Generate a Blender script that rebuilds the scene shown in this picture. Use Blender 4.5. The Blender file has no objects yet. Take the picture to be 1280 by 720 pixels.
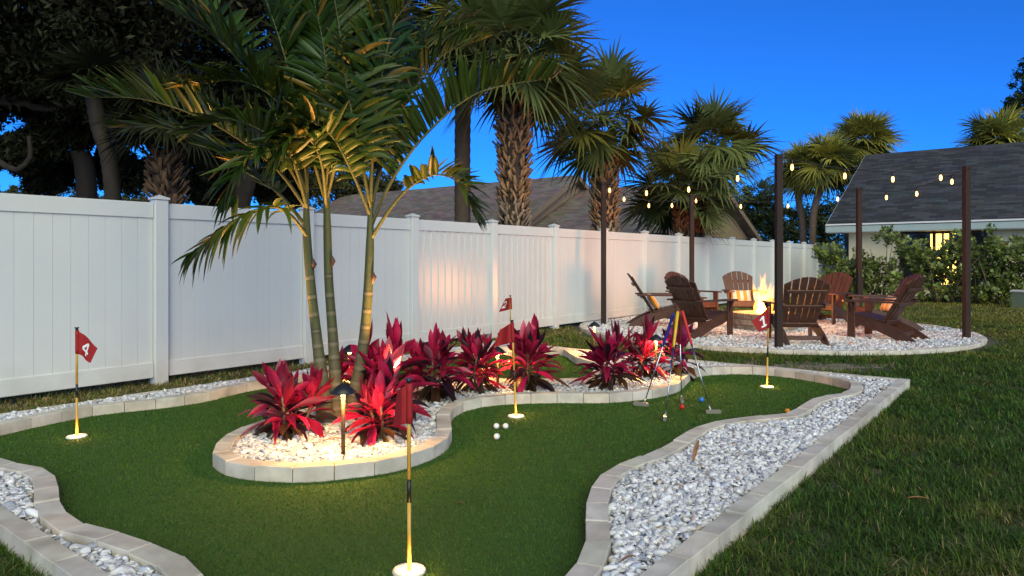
import bpy, math, random
import numpy as np
from mathutils import Vector, Matrix

rng = np.random.default_rng(7)
random.seed(7)
scene = bpy.context.scene
COL = scene.collection
R = math.radians

# ------------------------------------------------------------------ survey of the place
F, CAMH, HY = 870.0, 1.23, 325.0            # focal length in photo pixels, camera height, horizon row
D = np.array([0.616, 0.788]); D /= np.linalg.norm(D)   # direction along the fence
NV = np.array([D[1], -D[0]])                 # away from the fence, into the garden
KH = 0.08                                    # height of the edging blocks


def G(px, py, z=0.0):
    Y = (CAMH - z) * F / (py - HY)
    return np.array([(px - 640) / F * Y, Y, z])


def W(px, py, Y):
    return np.array([(px - 640) / F * Y, Y, CAMH - (py - HY) * Y / F])


def UV(u, v, z=0.0):
    p = u * D + v * NV
    return np.array([p[0], p[1], z])


def uv_of(p):
    return np.array([p[0] * D[0] + p[1] * D[1], p[0] * NV[0] + p[1] * NV[1]])


def u_at(px, v):                              # u where the line of sight of column px meets the plane v
    r = (px - 640) / F
    Z = v / (r * NV[0] + NV[1])
    return (r * D[0] + D[1]) * Z


def v_at(px, u):
    r = (px - 640) / F
    Z = u / (r * D[0] + D[1])
    return (r * NV[0] + NV[1]) * Z


# ------------------------------------------------------------------ object helpers
def tag(o, label=None, cat=None, group=None, kind=None):
    if label: o['label'] = label
    if cat: o['category'] = cat
    if group: o['group'] = group
    if kind: o['kind'] = kind
    return o


def empty(name, loc=(0, 0, 0), rz=0.0, label=None, cat=None, group=None):
    o = bpy.data.objects.new(name, None)
    COL.objects.link(o)
    o.empty_display_size = 0.1
    o.location = [float(a) for a in loc]
    o.rotation_euler = (0, 0, rz)
    return tag(o, label, cat, group)


def copy_tree(o, parent=None):
    c = o.copy()
    COL.objects.link(c)
    if parent is not None:
        c.parent = parent
    for ch in list(o.children):
        copy_tree(ch, c)
    return c


def big(name, V, Fc, mat, parent=None, cols=None, smooth=False, mats=None, mi=None):
    """numpy mesh: Fc is an (m,k) array of constant face size"""
    V = np.asarray(V, dtype=np.float32).reshape(-1, 3)
    Fc = np.asarray(Fc, dtype=np.int32)
    me = bpy.data.meshes.new(name)
    m, k = Fc.shape
    me.vertices.add(len(V)); me.vertices.foreach_set('co', V.ravel())
    me.loops.add(m * k); me.loops.foreach_set('vertex_index', Fc.ravel())
    me.polygons.add(m)
    me.polygons.foreach_set('loop_start', np.arange(0, m * k, k, dtype=np.int32))
    if smooth:
        me.polygons.foreach_set('use_smooth', np.ones(m, dtype=bool))
    if cols is not None:
        a = me.color_attributes.new('Col', 'FLOAT_COLOR', 'POINT')
        c = np.ones((len(V), 4), dtype=np.float32); c[:, :3] = cols
        a.data.foreach_set('color', c.ravel())
    me.update(calc_edges=True)
    me.validate()
    me.materials.append(mat)
    o = bpy.data.objects.new(name, me)
    COL.objects.link(o)
    if parent is not None: o.parent = parent
    return o


class MB:
    """collects shapes with faces of any size and builds them as one mesh"""
    def __init__(s):
        s.v = []; s.f = []; s.c = []; s.sm = []

    def add(s, verts, faces, col=None, smooth=False):
        b = len(s.v)
        s.v += [tuple(float(q) for q in p) for p in verts]
        s.f += [tuple(b + i for i in f) for f in faces]
        s.sm += [smooth] * len(faces)
        s.c += [tuple(col) if col is not None else (1, 1, 1)] * len(verts)

    def box(s, x0, x1, y0, y1, z0, z1, M=None, bev=0.0, col=None):
        b = min(bev, (x1 - x0) * .45, (y1 - y0) * .45, (z1 - z0) * .45)
        if b <= 0:
            P = [(x0, y0, z0), (x1, y0, z0), (x1, y1, z0), (x0, y1, z0), (x0, y0, z1), (x1, y0, z1), (x1, y1, z1), (x0, y1, z1)]
            Fs = [(0, 3, 2, 1), (4, 5, 6, 7), (0, 1, 5, 4), (1, 2, 6, 5), (2, 3, 7, 6), (3, 0, 4, 7)]
        else:
            P = []
            for z, ins in ((z0, b), (z0 + b, 0), (z1 - b, 0), (z1, b)):
                c = b if ins == 0 else b
                a0, a1, c0, c1 = x0 + ins, x1 - ins, y0 + ins, y1 - ins
                k = b * .7
                P += [(a0 + k, c0, z), (a1 - k, c0, z), (a1, c0 + k, z), (a1, c1 - k, z), (a1 - k, c1, z), (a0 + k, c1, z), (a0, c1 - k, z), (a0, c0 + k, z)]
            Fs = [tuple(range(7, -1, -1)), tuple(range(24, 32))]
            for r in range(3):
                for i in range(8):
                    j = (i + 1) % 8
                    Fs.append((r * 8 + i, r * 8 + j, r * 8 + 8 + j, r * 8 + 8 + i))
        if M is not None:
            P = [M @ Vector(p) for p in P]
        s.add(P, Fs, col)

    def tube(s, pts, rad, n=8, cap=True, col=None, smooth=True):
        pts = [np.asarray(p, float) for p in pts]
        m = len(pts)
        rad = [rad] * m if np.isscalar(rad) else list(rad)
        P = []; Fs = []
        up = np.array([0, 0, 1.0])
        prev = None
        for i in range(m):
            t = pts[min(i + 1, m - 1)] - pts[max(i - 1, 0)]
            t = t / (np.linalg.norm(t) + 1e-9)
            if prev is None:
                a = np.cross(t, up)
                if np.linalg.norm(a) < .05: a = np.cross(t, [0, 1.0, 0])
            else:
                a = prev - t * np.dot(prev, t)
            a = a / (np.linalg.norm(a) + 1e-9); prev = a
            b = np.cross(t, a)
            for k in range(n):
                w = 2 * math.pi * k / n
                P.append(pts[i] + rad[i] * (math.cos(w) * a + math.sin(w) * b))
        for i in range(m - 1):
            for k in range(n):
                j = (k + 1) % n
                Fs.append((i * n + k, i * n + j, i * n + n + j, i * n + n + k))
        s.add(P, Fs, col, smooth)
        if cap:
            b = len(s.v)
            s.f.append(tuple(b - m * n + k for k in range(n - 1, -1, -1))); s.sm.append(False)
            s.f.append(tuple(b - n + k for k in range(n))); s.sm.append(False)

    def lathe(s, prof, n=20, c=(0, 0, 0), col=None, smooth=True, sx=1.0, caps=True):
        P = []; Fs = []
        for r, z in prof:
            for k in range(n):
                w = 2 * math.pi * k / n
                P.append((c[0] + r * math.cos(w) * sx, c[1] + r * math.sin(w), c[2] + z))
        for i in range(len(prof) - 1):
            for k in range(n):
                j = (k + 1) % n
                Fs.append((i * n + k, i * n + j, i * n + n + j, i * n + n + k))
        s.add(P, Fs, col, smooth)
        if not caps: return
        b = len(s.v); m = len(prof)
        if prof[0][0] > 1e-4: s.f.append(tuple(b - m * n + k for k in range(n - 1, -1, -1))); s.sm.append(False)
        if prof[-1][0] > 1e-4: s.f.append(tuple(b - n + k for k in range(n))); s.sm.append(False)

    def prism(s, poly, vec, col=None):
        """polygon (list of 3d points) swept along vec"""
        n = len(poly)
        vec = np.asarray(vec, float)
        P = [np.asarray(p, float) for p in poly] + [np.asarray(p, float) + vec for p in poly]
        Fs = [tuple(range(n - 1, -1, -1)), tuple(range(n, 2 * n))]
        for i in range(n):
            j = (i + 1) % n
            Fs.append((i, j, n + j, n + i))
        s.add(P, Fs, col)

    def build(s, name, mat, parent=None, loc=None):
        me = bpy.data.meshes.new(name)
        me.from_pydata(s.v, [], s.f)
        a = me.color_attributes.new('Col', 'FLOAT_COLOR', 'POINT')
        c = np.ones((len(s.v), 4), dtype=np.float32); c[:, :3] = np.array(s.c, dtype=np.float32).reshape(-1, 3)
        a.data.foreach_set('color', c.ravel())
        me.polygons.foreach_set('use_smooth', np.array(s.sm, dtype=bool))
        me.materials.append(mat)
        import bmesh
        bm = bmesh.new(); bm.from_mesh(me); bmesh.ops.recalc_face_normals(bm, faces=bm.faces[:]); bm.to_mesh(me); bm.free()
        me.update()
        o = bpy.data.objects.new(name, me)
        COL.objects.link(o)
        if parent is not None: o.parent = parent
        if loc is not None: o.location = [float(q) for q in loc]
        return o


def catmull(P, n=12, closed=False):
    P = np.asarray(P, float); m = len(P); out = []
    rngi = range(m) if closed else range(m - 1)
    for i in rngi:
        if closed:
            p0, p1, p2, p3 = P[(i - 1) % m], P[i], P[(i + 1) % m], P[(i + 2) % m]
        else:
            p0, p1, p2, p3 = P[max(i - 1, 0)], P[i], P[i + 1], P[min(i + 2, m - 1)]
        for k in range(n):
            t = k / n
            out.append(.5 * ((2 * p1) + (-p0 + p2) * t + (2 * p0 - 5 * p1 + 4 * p2 - p3) * t * t + (-p0 + 3 * p1 - 3 * p2 + p3) * t ** 3))
    if not closed: out.append(P[-1])
    return np.array(out)


def resample(P, step, closed=False):
    P = np.asarray(P, float)
    Q = np.vstack([P, P[:1]]) if closed else P
    s = np.concatenate([[0], np.cumsum(np.linalg.norm(np.diff(Q, axis=0), axis=1))])
    n = max(2, int(round(s[-1] / step)))
    t = np.linspace(0, s[-1], n + 1)
    out = np.stack([np.interp(t, s, Q[:, k]) for k in range(Q.shape[1])], axis=1)
    return out[:-1] if closed else out


def inside(P, poly):
    x, y = P[:, 0], P[:, 1]
    r = np.zeros(len(P), bool)
    j = len(poly) - 1
    for i in range(len(poly)):
        xi, yi = poly[i][:2]; xj, yj = poly[j][:2]
        c = ((yi > y) != (yj > y)) & (x < (xj - xi) * (y - yi) / (yj - yi + 1e-12) + xi)
        r ^= c; j = i
    return r


def dist_poly(P, poly):
    d = np.full(len(P), 1e9)
    Q = np.asarray(poly)[:, :2]; n = len(Q)
    for i in range(n):
        a = Q[i]; b = Q[(i + 1) % n]; ab = b - a
        t = np.clip(((P[:, :2] - a) @ ab) / (ab @ ab + 1e-12), 0, 1)
        d = np.minimum(d, np.linalg.norm(P[:, :2] - a - t[:, None] * ab, axis=1))
    return d


def vnoise(P, sc, seed=0):
    """smooth 2d value noise in 0..1"""
    r = np.random.default_rng(seed).random((64, 64))
    x = P[:, 0] * sc + 100; y = P[:, 1] * sc + 100
    xi = np.floor(x).astype(int); yi = np.floor(y).astype(int)
    fx = x - xi; fy = y - yi
    fx = fx * fx * (3 - 2 * fx); fy = fy * fy * (3 - 2 * fy)
    g = lambda a, b: r[a % 64, b % 64]
    return (g(xi, yi) * (1 - fx) + g(xi + 1, yi) * fx) * (1 - fy) + (g(xi, yi + 1) * (1 - fx) + g(xi + 1, yi + 1) * fx) * fy


def unit(v):
    v = np.asarray(v, float)
    return v / (np.linalg.norm(v, axis=-1, keepdims=True) + 1e-9)


def ribbons(C, S, k=2, fold=None):
    """C (n,s,3) centre lines, S (n,s,3) half-width vectors, fold (n,s,3) offset of the middle; returns V,F(quads)"""
    n, s, _ = C.shape
    if k == 2:
        V = np.stack([C - S, C + S], axis=2)
    else:
        mid = C + (fold if fold is not None else 0)
        V = np.stack([C - S, mid, C + S], axis=2)
    idx = np.arange(n * s * k).reshape(n, s, k)
    a = idx[:, :-1, :-1]; b = idx[:, :-1, 1:]; c = idx[:, 1:, 1:]; d = idx[:, 1:, :-1]
    return V.reshape(-1, 3), np.stack([a, b, c, d], axis=-1).reshape(-1, 4)


def join(parts):
    Vs, Fs, Cs = [], [], []; b = 0
    for V, Fc, C in parts:
        Vs.append(V); Fs.append(Fc + b); Cs.append(C); b += len(V)
    return np.vstack(Vs), np.vstack(Fs), np.vstack(Cs)


# ------------------------------------------------------------------ materials
def mat(name, col=(.5, .5, .5), rough=.6, var=.2, scale=6, bump=0.0, bscale=60, spec=.5, attr=False, metal=0.0,
        trans=0.0, coat=0.0, stretch=None, emit=None, estr=0.0, col2=None):
    m = bpy.data.materials.new(name); m.use_nodes = True
    nt = m.node_tree; N = nt.nodes; L = nt.links
    b = N['Principled BSDF']; out = N['Material Output']
    b.inputs['Roughness'].default_value = rough
    b.inputs['Metallic'].default_value = metal
    b.inputs['Specular IOR Level'].default_value = spec
    b.inputs['Coat Weight'].default_value = coat
    tc = N.new('ShaderNodeTexCoord')
    mp = N.new('ShaderNodeMapping'); L.new(tc.outputs['Object'], mp.inputs['Vector'])
    if stretch: mp.inputs['Scale'].default_value = stretch
    nz = N.new('ShaderNodeTexNoise'); nz.inputs['Scale'].default_value = scale; nz.inputs['Detail'].default_value = 6
    L.new(mp.outputs[0], nz.inputs['Vector'])
    mx = N.new('ShaderNodeMix'); mx.data_type = 'RGBA'
    c2 = col2 if col2 else tuple(min(1, c * (1 + var)) for c in col)
    c1 = tuple(c * (1 - var) for c in col) if not col2 else col
    mx.inputs['A'].default_value = (*c1, 1); mx.inputs['B'].default_value = (*c2, 1)
    rp = N.new('ShaderNodeMapRange'); rp.inputs['From Min'].default_value = .3; rp.inputs['From Max'].default_value = .7
    L.new(nz.outputs['Fac'], rp.inputs['Value']); L.new(rp.outputs[0], mx.inputs['Factor'])
    colout = mx.outputs['Result']
    if attr:
        at = N.new('ShaderNodeAttribute'); at.attribute_name = 'Col'
        ml = N.new('ShaderNodeMix'); ml.data_type = 'RGBA'; ml.blend_type = 'MULTIPLY'; ml.inputs['Factor'].default_value = 1
        L.new(colout, ml.inputs['A']); L.new(at.outputs['Color'], ml.inputs['B'])
        colout = ml.outputs['Result']
    L.new(colout, b.inputs['Base Color'])
    if bump:
        n2 = N.new('ShaderNodeTexNoise'); n2.inputs['Scale'].default_value = bscale; n2.inputs['Detail'].default_value = 5
        L.new(mp.outputs[0], n2.inputs['Vector'])
        bp = N.new('ShaderNodeBump'); bp.inputs['Strength'].default_value = bump; bp.inputs['Distance'].default_value = .01
        L.new(n2.outputs['Fac'], bp.inputs['Height']); L.new(bp.outputs[0], b.inputs['Normal'])
    if emit:
        b.inputs['Emission Color'].default_value = (*emit, 1); b.inputs['Emission Strength'].default_value = estr
    if trans:
        t = N.new('ShaderNodeBsdfTranslucent'); L.new(colout, t.inputs['Color'])
        ms = N.new('ShaderNodeMixShader'); ms.inputs['Fac'].default_value = trans
        L.new(b.outputs[0], ms.inputs[1]); L.new(t.outputs[0], ms.inputs[2]); L.new(ms.outputs[0], out.inputs['Surface'])
    return m


def volmat(name, col, strength):
    m = bpy.data.materials.new(name); m.use_nodes = True
    nt = m.node_tree; nt.nodes.clear()
    o = nt.nodes.new('ShaderNodeOutputMaterial'); e = nt.nodes.new('ShaderNodeEmission')
    e.inputs['Color'].default_value = (*col, 1); e.inputs['Strength'].default_value = strength
    nt.links.new(e.outputs[0], o.inputs['Volume'])
    return m


M = {}
M['vinyl'] = mat('vinyl', (.63, .64, .63), rough=.26, var=.03, scale=1.2, spec=.5, bump=.02, bscale=3)
def stain(m, col_, z0, z1, amount, sc):
    nt = m.node_tree; N = nt.nodes; L = nt.links; b = N['Principled BSDF']
    src = b.inputs['Base Color'].links[0].from_socket
    tc = N.new('ShaderNodeTexCoord'); sx = N.new('ShaderNodeSeparateXYZ'); L.new(tc.outputs['Object'], sx.inputs[0])
    mr = N.new('ShaderNodeMapRange'); mr.inputs['From Min'].default_value = z1; mr.inputs['From Max'].default_value = z0
    L.new(sx.outputs['Z'], mr.inputs['Value'])
    nz = N.new('ShaderNodeTexNoise'); nz.inputs['Scale'].default_value = sc; nz.inputs['Detail'].default_value = 8
    L.new(tc.outputs['Object'], nz.inputs['Vector'])
    r2 = N.new('ShaderNodeMapRange'); r2.inputs['From Min'].default_value = .42; r2.inputs['From Max'].default_value = .7; r2.inputs['To Max'].default_value = amount
    L.new(nz.outputs['Fac'], r2.inputs['Value'])
    ml = N.new('ShaderNodeMath'); ml.operation = 'MULTIPLY'; L.new(mr.outputs[0], ml.inputs[0]); L.new(r2.outputs[0], ml.inputs[1])
    mx = N.new('ShaderNodeMix'); mx.data_type = 'RGBA'; L.new(ml.outputs[0], mx.inputs['Factor']); L.new(src, mx.inputs['A']); mx.inputs['B'].default_value = (*col_, 1)
    L.new(mx.outputs['Result'], b.inputs['Base Color'])


stain(M['vinyl'], (.22, .20, .13), .05, .35, .3, 4.0)
M['kerb'] = mat('kerb_concrete', (.60, .56, .49), rough=.85, var=.12, scale=9, bump=.25, bscale=160, attr=True)
stain(M['kerb'], (.20, .17, .12), -3, 3, 1.0, 5.0)
M['stone'] = mat('marble_chip', (1, 1, 1), rough=.6, var=.14, scale=30, attr=True, bump=.15, bscale=120)
M['gravelbed'] = mat('gravel_fines', (.34, .34, .36), rough=.95, var=.45, scale=60, bump=.6, bscale=90)
M['turf'] = mat('turf_base', (.034, .094, .006), rough=.9, var=.35, scale=260, bump=.5, bscale=700)
M['turfblade'] = mat('turf_fibre', (1.0, 1.0, 1.0), rough=.55, var=.05, attr=True, spec=.3)
M['grass'] = mat('grass_blade', (1, 1, 1), rough=.6, var=.05, attr=True, trans=.25, spec=.3)
M['soil'] = mat('soil', (.05, .055, .02), rough=.95, var=.4, scale=1.2, bump=.5, bscale=40, col2=(.10, .085, .05))
M['frond'] = mat('frond_leaf', (1, 1, 1), rough=.42, var=.12, scale=9, attr=True, trans=.22, spec=.4)
M['fan'] = mat('fan_leaf', (1, 1, 1), rough=.5, var=.15, scale=4, attr=True, trans=.15, spec=.35)
M['oakleaf'] = mat('oak_leaf', (1, 1, 1), rough=.7, var=.2, scale=2, attr=True, trans=.1, spec=.2)
M['bark'] = mat('bark', (.07, .052, .04), rough=.9, var=.4, scale=10, bump=.7, bscale=30, attr=True, stretch=(1, 1, .35))
M['palmtrunk'] = mat('ringed_trunk', (1, 1, 1), rough=.65, var=.18, scale=14, bump=.25, bscale=50, attr=True)
M['boot'] = mat('palm_boots', (1, 1, 1), rough=.85, var=.35, scale=14, bump=.5, bscale=60, attr=True, stretch=(1, 1, .4))
M['cordy'] = mat('cordyline_leaf', (1, 1, 1), rough=.38, var=.2, scale=25, attr=True, trans=.22, spec=.4)
M['stem'] = mat('plant_stem', (.12, .08, .05), rough=.8, var=.3, scale=30)
M['lumber'] = mat('brown_lumber', (.078, .031, .017), rough=.5, var=.22, scale=16, bump=.15, bscale=90, stretch=(1, 1, 1))
M['post'] = mat('stained_post', (.026, .0115, .0072), rough=.85, var=.35, scale=22, bump=.4, bscale=60, stretch=(1, 1, .12))
M['black'] = mat('black_metal', (.014, .015, .017), rough=.45, var=.2)
M['bronze'] = mat('bronze_tube', (.055, .036, .02), rough=.5, var=.2, metal=.3)
M['flagpole'] = mat('yellow_pole', (.62, .36, .06), rough=.4, var=.08)
M['blackpl'] = mat('black_plastic', (.012, .012, .013), rough=.4, var=.1)
M['redcloth'] = mat('red_flag_cloth', (.36, .012, .014), rough=.75, var=.12, scale=40, bump=.2, bscale=300, trans=.15)
M['whitecloth'] = mat('white_print', (.8, .8, .78), rough=.7, var=.05)
M['cuprim'] = mat('cup_rim', (.75, .72, .62), rough=.4, var=.05)
M['cupglow'] = mat('cup_glow', (.8, .7, .5), emit=(1, .62, .2), estr=3.0)
M['lens'] = mat('lamp_lens', (.8, .7, .5), emit=(1, .55, .16), estr=5.0)
M['bulb'] = mat('filament_bulb', (.9, .7, .4), emit=(1, .50, .10), estr=4.0)
M['cable'] = mat('black_cable', (.012, .012, .012), rough=.6)
M['steel'] = mat('putter_shaft', (.55, .55, .56), rough=.25, metal=1.0, var=.05)
M['head'] = mat('putter_head', (.6, .55, .5), rough=.3, metal=.8, var=.08)
for nm, c in (('blue', (.01, .02, .25)), ('yellow', (.62, .40, .01)), ('maroon', (.2, .008, .012)), ('red', (.55, .02, .012))):
    M['grip_' + nm] = mat('grip_' + nm, c, rough=.55, var=.1)
M['ballwhite'] = mat('ball_white', (.8, .8, .8), rough=.35, var=.03, bump=.4, bscale=250)
M['ballred'] = mat('ball_red', (.55, .015, .015), rough=.35, var=.03, bump=.4, bscale=250)
M['ballblue'] = mat('ball_blue', (.03, .2, .7), rough=.35, var=.03, bump=.4, bscale=250)
M['ballorange'] = mat('ball_orange', (.8, .32, .02), rough=.35, var=.03, bump=.4, bscale=250)
M['pitblock'] = mat('pit_block', (.30, .235, .18), rough=.9, var=.3, scale=7, bump=.5, bscale=60, attr=True)
M['ash'] = mat('lava_rock', (.03, .028, .027), rough=.95, var=.4, scale=30, bump=.8, bscale=30)
M['cream'] = mat('cream_stucco', (.74, .67, .46), rough=.85, var=.06, scale=3, bump=.15, bscale=120)
M['teal'] = mat('pale_teal_fascia', (.36, .44, .42), rough=.6, var=.05)
M['trimwhite'] = mat('white_trim', (.7, .7, .68), rough=.6, var=.04)
M['frame'] = mat('bronze_frame', (.02, .016, .014), rough=.5)
M['litpane'] = mat('lit_window', (.5, .4, .2), emit=(1, .60, .10), estr=2.4)
M['darkpane'] = mat('dark_glass', (.02, .022, .025), rough=.06, spec=.6)
M['tan'] = mat('tan_siding', (.27, .185, .125), rough=.8, var=.1, scale=3)
M['tanfascia'] = mat('tan_fascia', (.20, .14, .10), rough=.7, var=.08)
M['boxgreen'] = mat('utility_green', (.12, .15, .09), rough=.6, var=.08)
M['boxlid'] = mat('utility_lid', (.45, .46, .40), rough=.6, var=.06)
M['acgrey'] = mat('grey_metal', (.32, .33, .34), rough=.5, var=.08)
M['hedge'] = mat('hedge_leaf', (1, 1, 1), rough=.35, var=.12, scale=3, attr=True, trans=.15, spec=.5)
M['deadleaf'] = mat('dead_leaf', (.25, .12, .05), rough=.8, var=.3, scale=30)


def shingles(name, ca, cb):
    m = bpy.data.materials.new(name); m.use_nodes = True
    nt = m.node_tree; N = nt.nodes; L = nt.links
    b = N['Principled BSDF']; b.inputs['Roughness'].default_value = .9
    uv = N.new('ShaderNodeUVMap')
    br = N.new('ShaderNodeTexBrick')
    br.inputs['Scale'].default_value = 1; br.inputs['Brick Width'].default_value = .42; br.inputs['Row Height'].default_value = .17
    br.inputs['Mortar Size'].default_value = .006; br.inputs['Bias'].default_value = -.15
    br.inputs['Color1'].default_value = (*ca, 1); br.inputs['Color2'].default_value = (*cb, 1)
    br.inputs['Mortar'].default_value = (ca[0] * .4, ca[1] * .4, ca[2] * .4, 1)
    L.new(uv.outputs[0], br.inputs['Vector'])
    nz = N.new('ShaderNodeTexNoise'); nz.inputs['Scale'].default_value = 1.3; nz.inputs['Detail'].default_value = 8
    L.new(uv.outputs[0], nz.inputs['Vector'])
    mx = N.new('ShaderNodeMix'); mx.data_type = 'RGBA'; mx.blend_type = 'MULTIPLY'; mx.inputs['Factor'].default_value = .55
    L.new(br.outputs['Color'], mx.inputs['A']); L.new(nz.outputs['Color'], mx.inputs['B'])
    L.new(mx.outputs['Result'], b.inputs['Base Color'])
    bp = N.new('ShaderNodeBump'); bp.inputs['Strength'].default_value = .6; bp.inputs['Distance'].default_value = .02
    L.new(br.outputs['Fac'], bp.inputs['Height']); bp.invert = True
    L.new(bp.outputs[0], b.inputs['Normal'])
    return m


M['roofdark'] = shingles('charcoal_shingles', (.028, .0285, .031), (.090, .093, .102))
M['roofbrown'] = shingles('brown_shingles', (.17, .133, .115), (.30, .235, .20))


def roof_slab(name, quad, th, mat_, parent):
    """quad: eave-left, eave-right, ridge-right, ridge-left; a slab with shingle UVs in metres on top"""
    q = [np.asarray(p, float) for p in quad]
    e = unit(q[1] - q[0]); n = unit(np.cross(q[1] - q[0], q[3] - q[0]))
    s = np.cross(n, e)
    if n[2] < 0: n = -n
    P = q + [p - n * th for p in q]
    Fs = [(0, 1, 2, 3), (7, 6, 5, 4), (0, 4, 5, 1), (1, 5, 6, 2), (2, 6, 7, 3), (3, 7, 4, 0)]
    me = bpy.data.meshes.new(name); me.from_pydata([tuple(p) for p in P], [], Fs)
    uvl = me.uv_layers.new(name='UVMap')
    for pl in me.polygons:
        for li in pl.loop_indices:
            p = P[me.loops[li].vertex_index] - q[0]
            uvl.data[li].uv = (float(np.dot(p, e)), float(np.dot(p, s)))
    me.materials.append(mat_)
    o = bpy.data.objects.new(name, me); COL.objects.link(o); o.parent = parent
    return o


# ------------------------------------------------------------------ ground, turf, edging
BED_U0, BED_U1, BED_V0, BED_V1 = 1.012, 7.66, -6.34, -1.11
FENCE_V = -7.08
gb = MB()
gb.add([(-150, -60, -.012), (150, -60, -.012), (150, 220, -.012), (-150, 220, -.012)], [(0, 1, 2, 3)])
tag(gb.build('ground', M['soil']), kind='structure')

trace = []
T0 = lambda L_: [G(x, y, 0.0)[:2] for x, y in L_]
TK = lambda L_: [G(x, y, KH)[:2] for x, y in L_]
trace += T0([(0, 545), (61, 531), (127, 518.5), (196, 511.5), (260, 502), (309, 490)])
trace += [UV(4.6, -5.98)[:2], UV(5.8, -6.02)[:2], UV(6.7, -6.0)[:2], UV(7.2, -5.75)[:2]]
trace += T0([(682, 443), (701, 444), (709, 447), (717, 453.5), (730, 458), (744, 463)])
trace += TK([(735, 470.0), (707, 472.5), (668, 473.5), (610, 472)])
trace += [np.array([-.64, 6.95]), np.array([-1.17, 6.2]), np.array([-1.62, 5.45])]
trace += TK([(304, 533), (281.5, 543.6), (268, 557)])
trace += T0([(265, 582), (277, 592), (302, 599), (343, 602.7), (390, 603), (438, 598), (485, 591.7), (521.7, 581.7), (548, 570.6), (562, 559),
             (565, 547), (562, 535), (564, 526), (575, 517), (592, 511), (612, 508), (640, 505.5), (693, 504), (753, 504), (790, 501.5),
             (820, 497.5), (840, 493), (851, 488), (858, 481), (866, 474), (876, 470.5), (890, 469), (930, 468), (976, 471), (1020, 478), (1050, 484.5), (1064, 489)])
trace += TK([(1058, 490), (1045, 491.5), (1025, 495.5), (1010, 501), (997, 510), (985, 515.7), (965, 518), (932, 521), (897, 525), (872, 532), (850, 545), (823, 560.5),
             (800, 570), (777, 578), (758, 587), (746, 598), (737, 613), (732, 632), (732, 650), (733, 670), (727, 693), (707, 720)])
trace += [np.array([.05, 2.3]), np.array([-.25, 2.08]), np.array([-.62, 2.12]), np.array([-.93, 2.32])]
trace += TK([(255, 720), (245, 706), (227, 693), (187, 677), (147, 664), (110, 656), (90, 645), (78, 632), (73, 617), (73, 603), (65, 590), (47, 582), (15, 577), (0, 571.7)])
trace += [UV(1.27, -4.98)[:2], UV(1.24, -5.3)[:2], UV(1.36, -5.62)[:2]]
OUT = resample(catmull(trace, 10, closed=True), .06, closed=True)

import bmesh
bm = bmesh.new()
fv = [bm.verts.new((p[0], p[1], 0)) for p in OUT]
bm.faces.new(fv)
bmesh.ops.triangulate(bm, faces=bm.faces[:])
bmesh.ops.recalc_face_normals(bm, faces=bm.faces[:])
me = bpy.data.meshes.new('putting_green'); bm.to_mesh(me); bm.free(); me.materials.append(M['turf'])
turf = bpy.data.objects.new('putting_green', me); COL.objects.link(turf); tag(turf, kind='structure')


def kerb_run(name, pts, width, step, closed, side, h=KH, z0=-.01):
    """edging of separate blocks along pts; side=+1 puts the blocks left of the walking direction"""
    B = resample(pts, step, closed)
    n = len(B)
    nrm = np.zeros((n, 2))
    for i in range(n):
        t = B[(i + 1) % n] - B[(i - 1) % n] if closed else B[min(i + 1, n - 1)] - B[max(i - 1, 0)]
        t = t / np.linalg.norm(t)
        nrm[i] = np.array([-t[1], t[0]]) * side
    mb = MB()
    m = n if closed else n - 1
    for i in range(m):
        j = (i + 1) % n
        a, b_ = B[i], B[j]; c, d = B[j] + nrm[j] * width, B[i] + nrm[i] * width
        t = unit(b_ - a)
        cen = (a + b_ + c + d) / 4
        gap = .0025
        Q = []
        for p, s_ in ((a, 1), (b_, -1), (c, -1), (d, 1)):
            Q.append(p + t * gap * s_)
        hh = h + rng.uniform(-.004, .004)
        tilt = rng.uniform(-.003, .003, 4)
        sh = rng.uniform(.93, 1.06)
        colr = (sh * rng.uniform(.97, 1.05), sh, sh * rng.uniform(.95, 1.04))
        P = [(q[0], q[1], z0) for q in Q] + [(q[0], q[1], hh + tl - .004) for q, tl in zip(Q, tilt)]
        P += [(*(q + (cen - q) * (.004 * 1.6 / np.linalg.norm(cen - q))), hh + tl) for q, tl in zip(Q, tilt)]
        Fs = [(3, 2, 1, 0), (8, 9, 10, 11)]
        for k in range(4):
            l = (k + 1) % 4
            Fs += [(k, l, 4 + l, 4 + k), (4 + k, 4 + l, 8 + l, 8 + k)]
        mb.add(P, Fs, colr)
    return mb.build(name, M['kerb'])


KW = .102
area = .5 * np.sum(OUT[:, 0] * np.roll(OUT[:, 1], -1) - OUT[:, 1] * np.roll(OUT[:, 0], -1))
o = kerb_run('green_kerb', OUT, KW, .225, True, -1 if area > 0 else 1)
tag(o, kind='structure')
OUTB = OUT
c4 = [UV(BED_U0 + .07, BED_V0 + .07), UV(BED_U1 - .07, BED_V0 + .07), UV(BED_U1 - .07, BED_V1 - .07), UV(BED_U0 + .07, BED_V1 - .07)]


def straight(a, b_, w, step):
    a = a[:2]; b_ = b_[:2]; t = unit(b_ - a); n = np.array([-t[1], t[0]])
    return a - n * w / 2, b_ - n * w / 2


bedmb = []
W2 = .09
ends = [((BED_U0, BED_V1), (BED_U1, BED_V1), W2), ((BED_U1, BED_V1 - W2 - .004), (BED_U1, BED_V0), .09), ((BED_U1 - .095, BED_V0), (BED_U0 + .11, BED_V0), .06), ((BED_U0, BED_V0), (BED_U0, BED_V1 - W2 - .004), W2)]
for (ua, va), (ub, vb), w in ends:
    o = kerb_run('border_kerb', [UV(ua, va)[:2], UV(ub, vb)[:2]], w, .3, False, 1, h=.078 if w > .07 else .06, z0=-.03)
    # make sure the run lies inside the bed
    tag(o, kind='structure')

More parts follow.
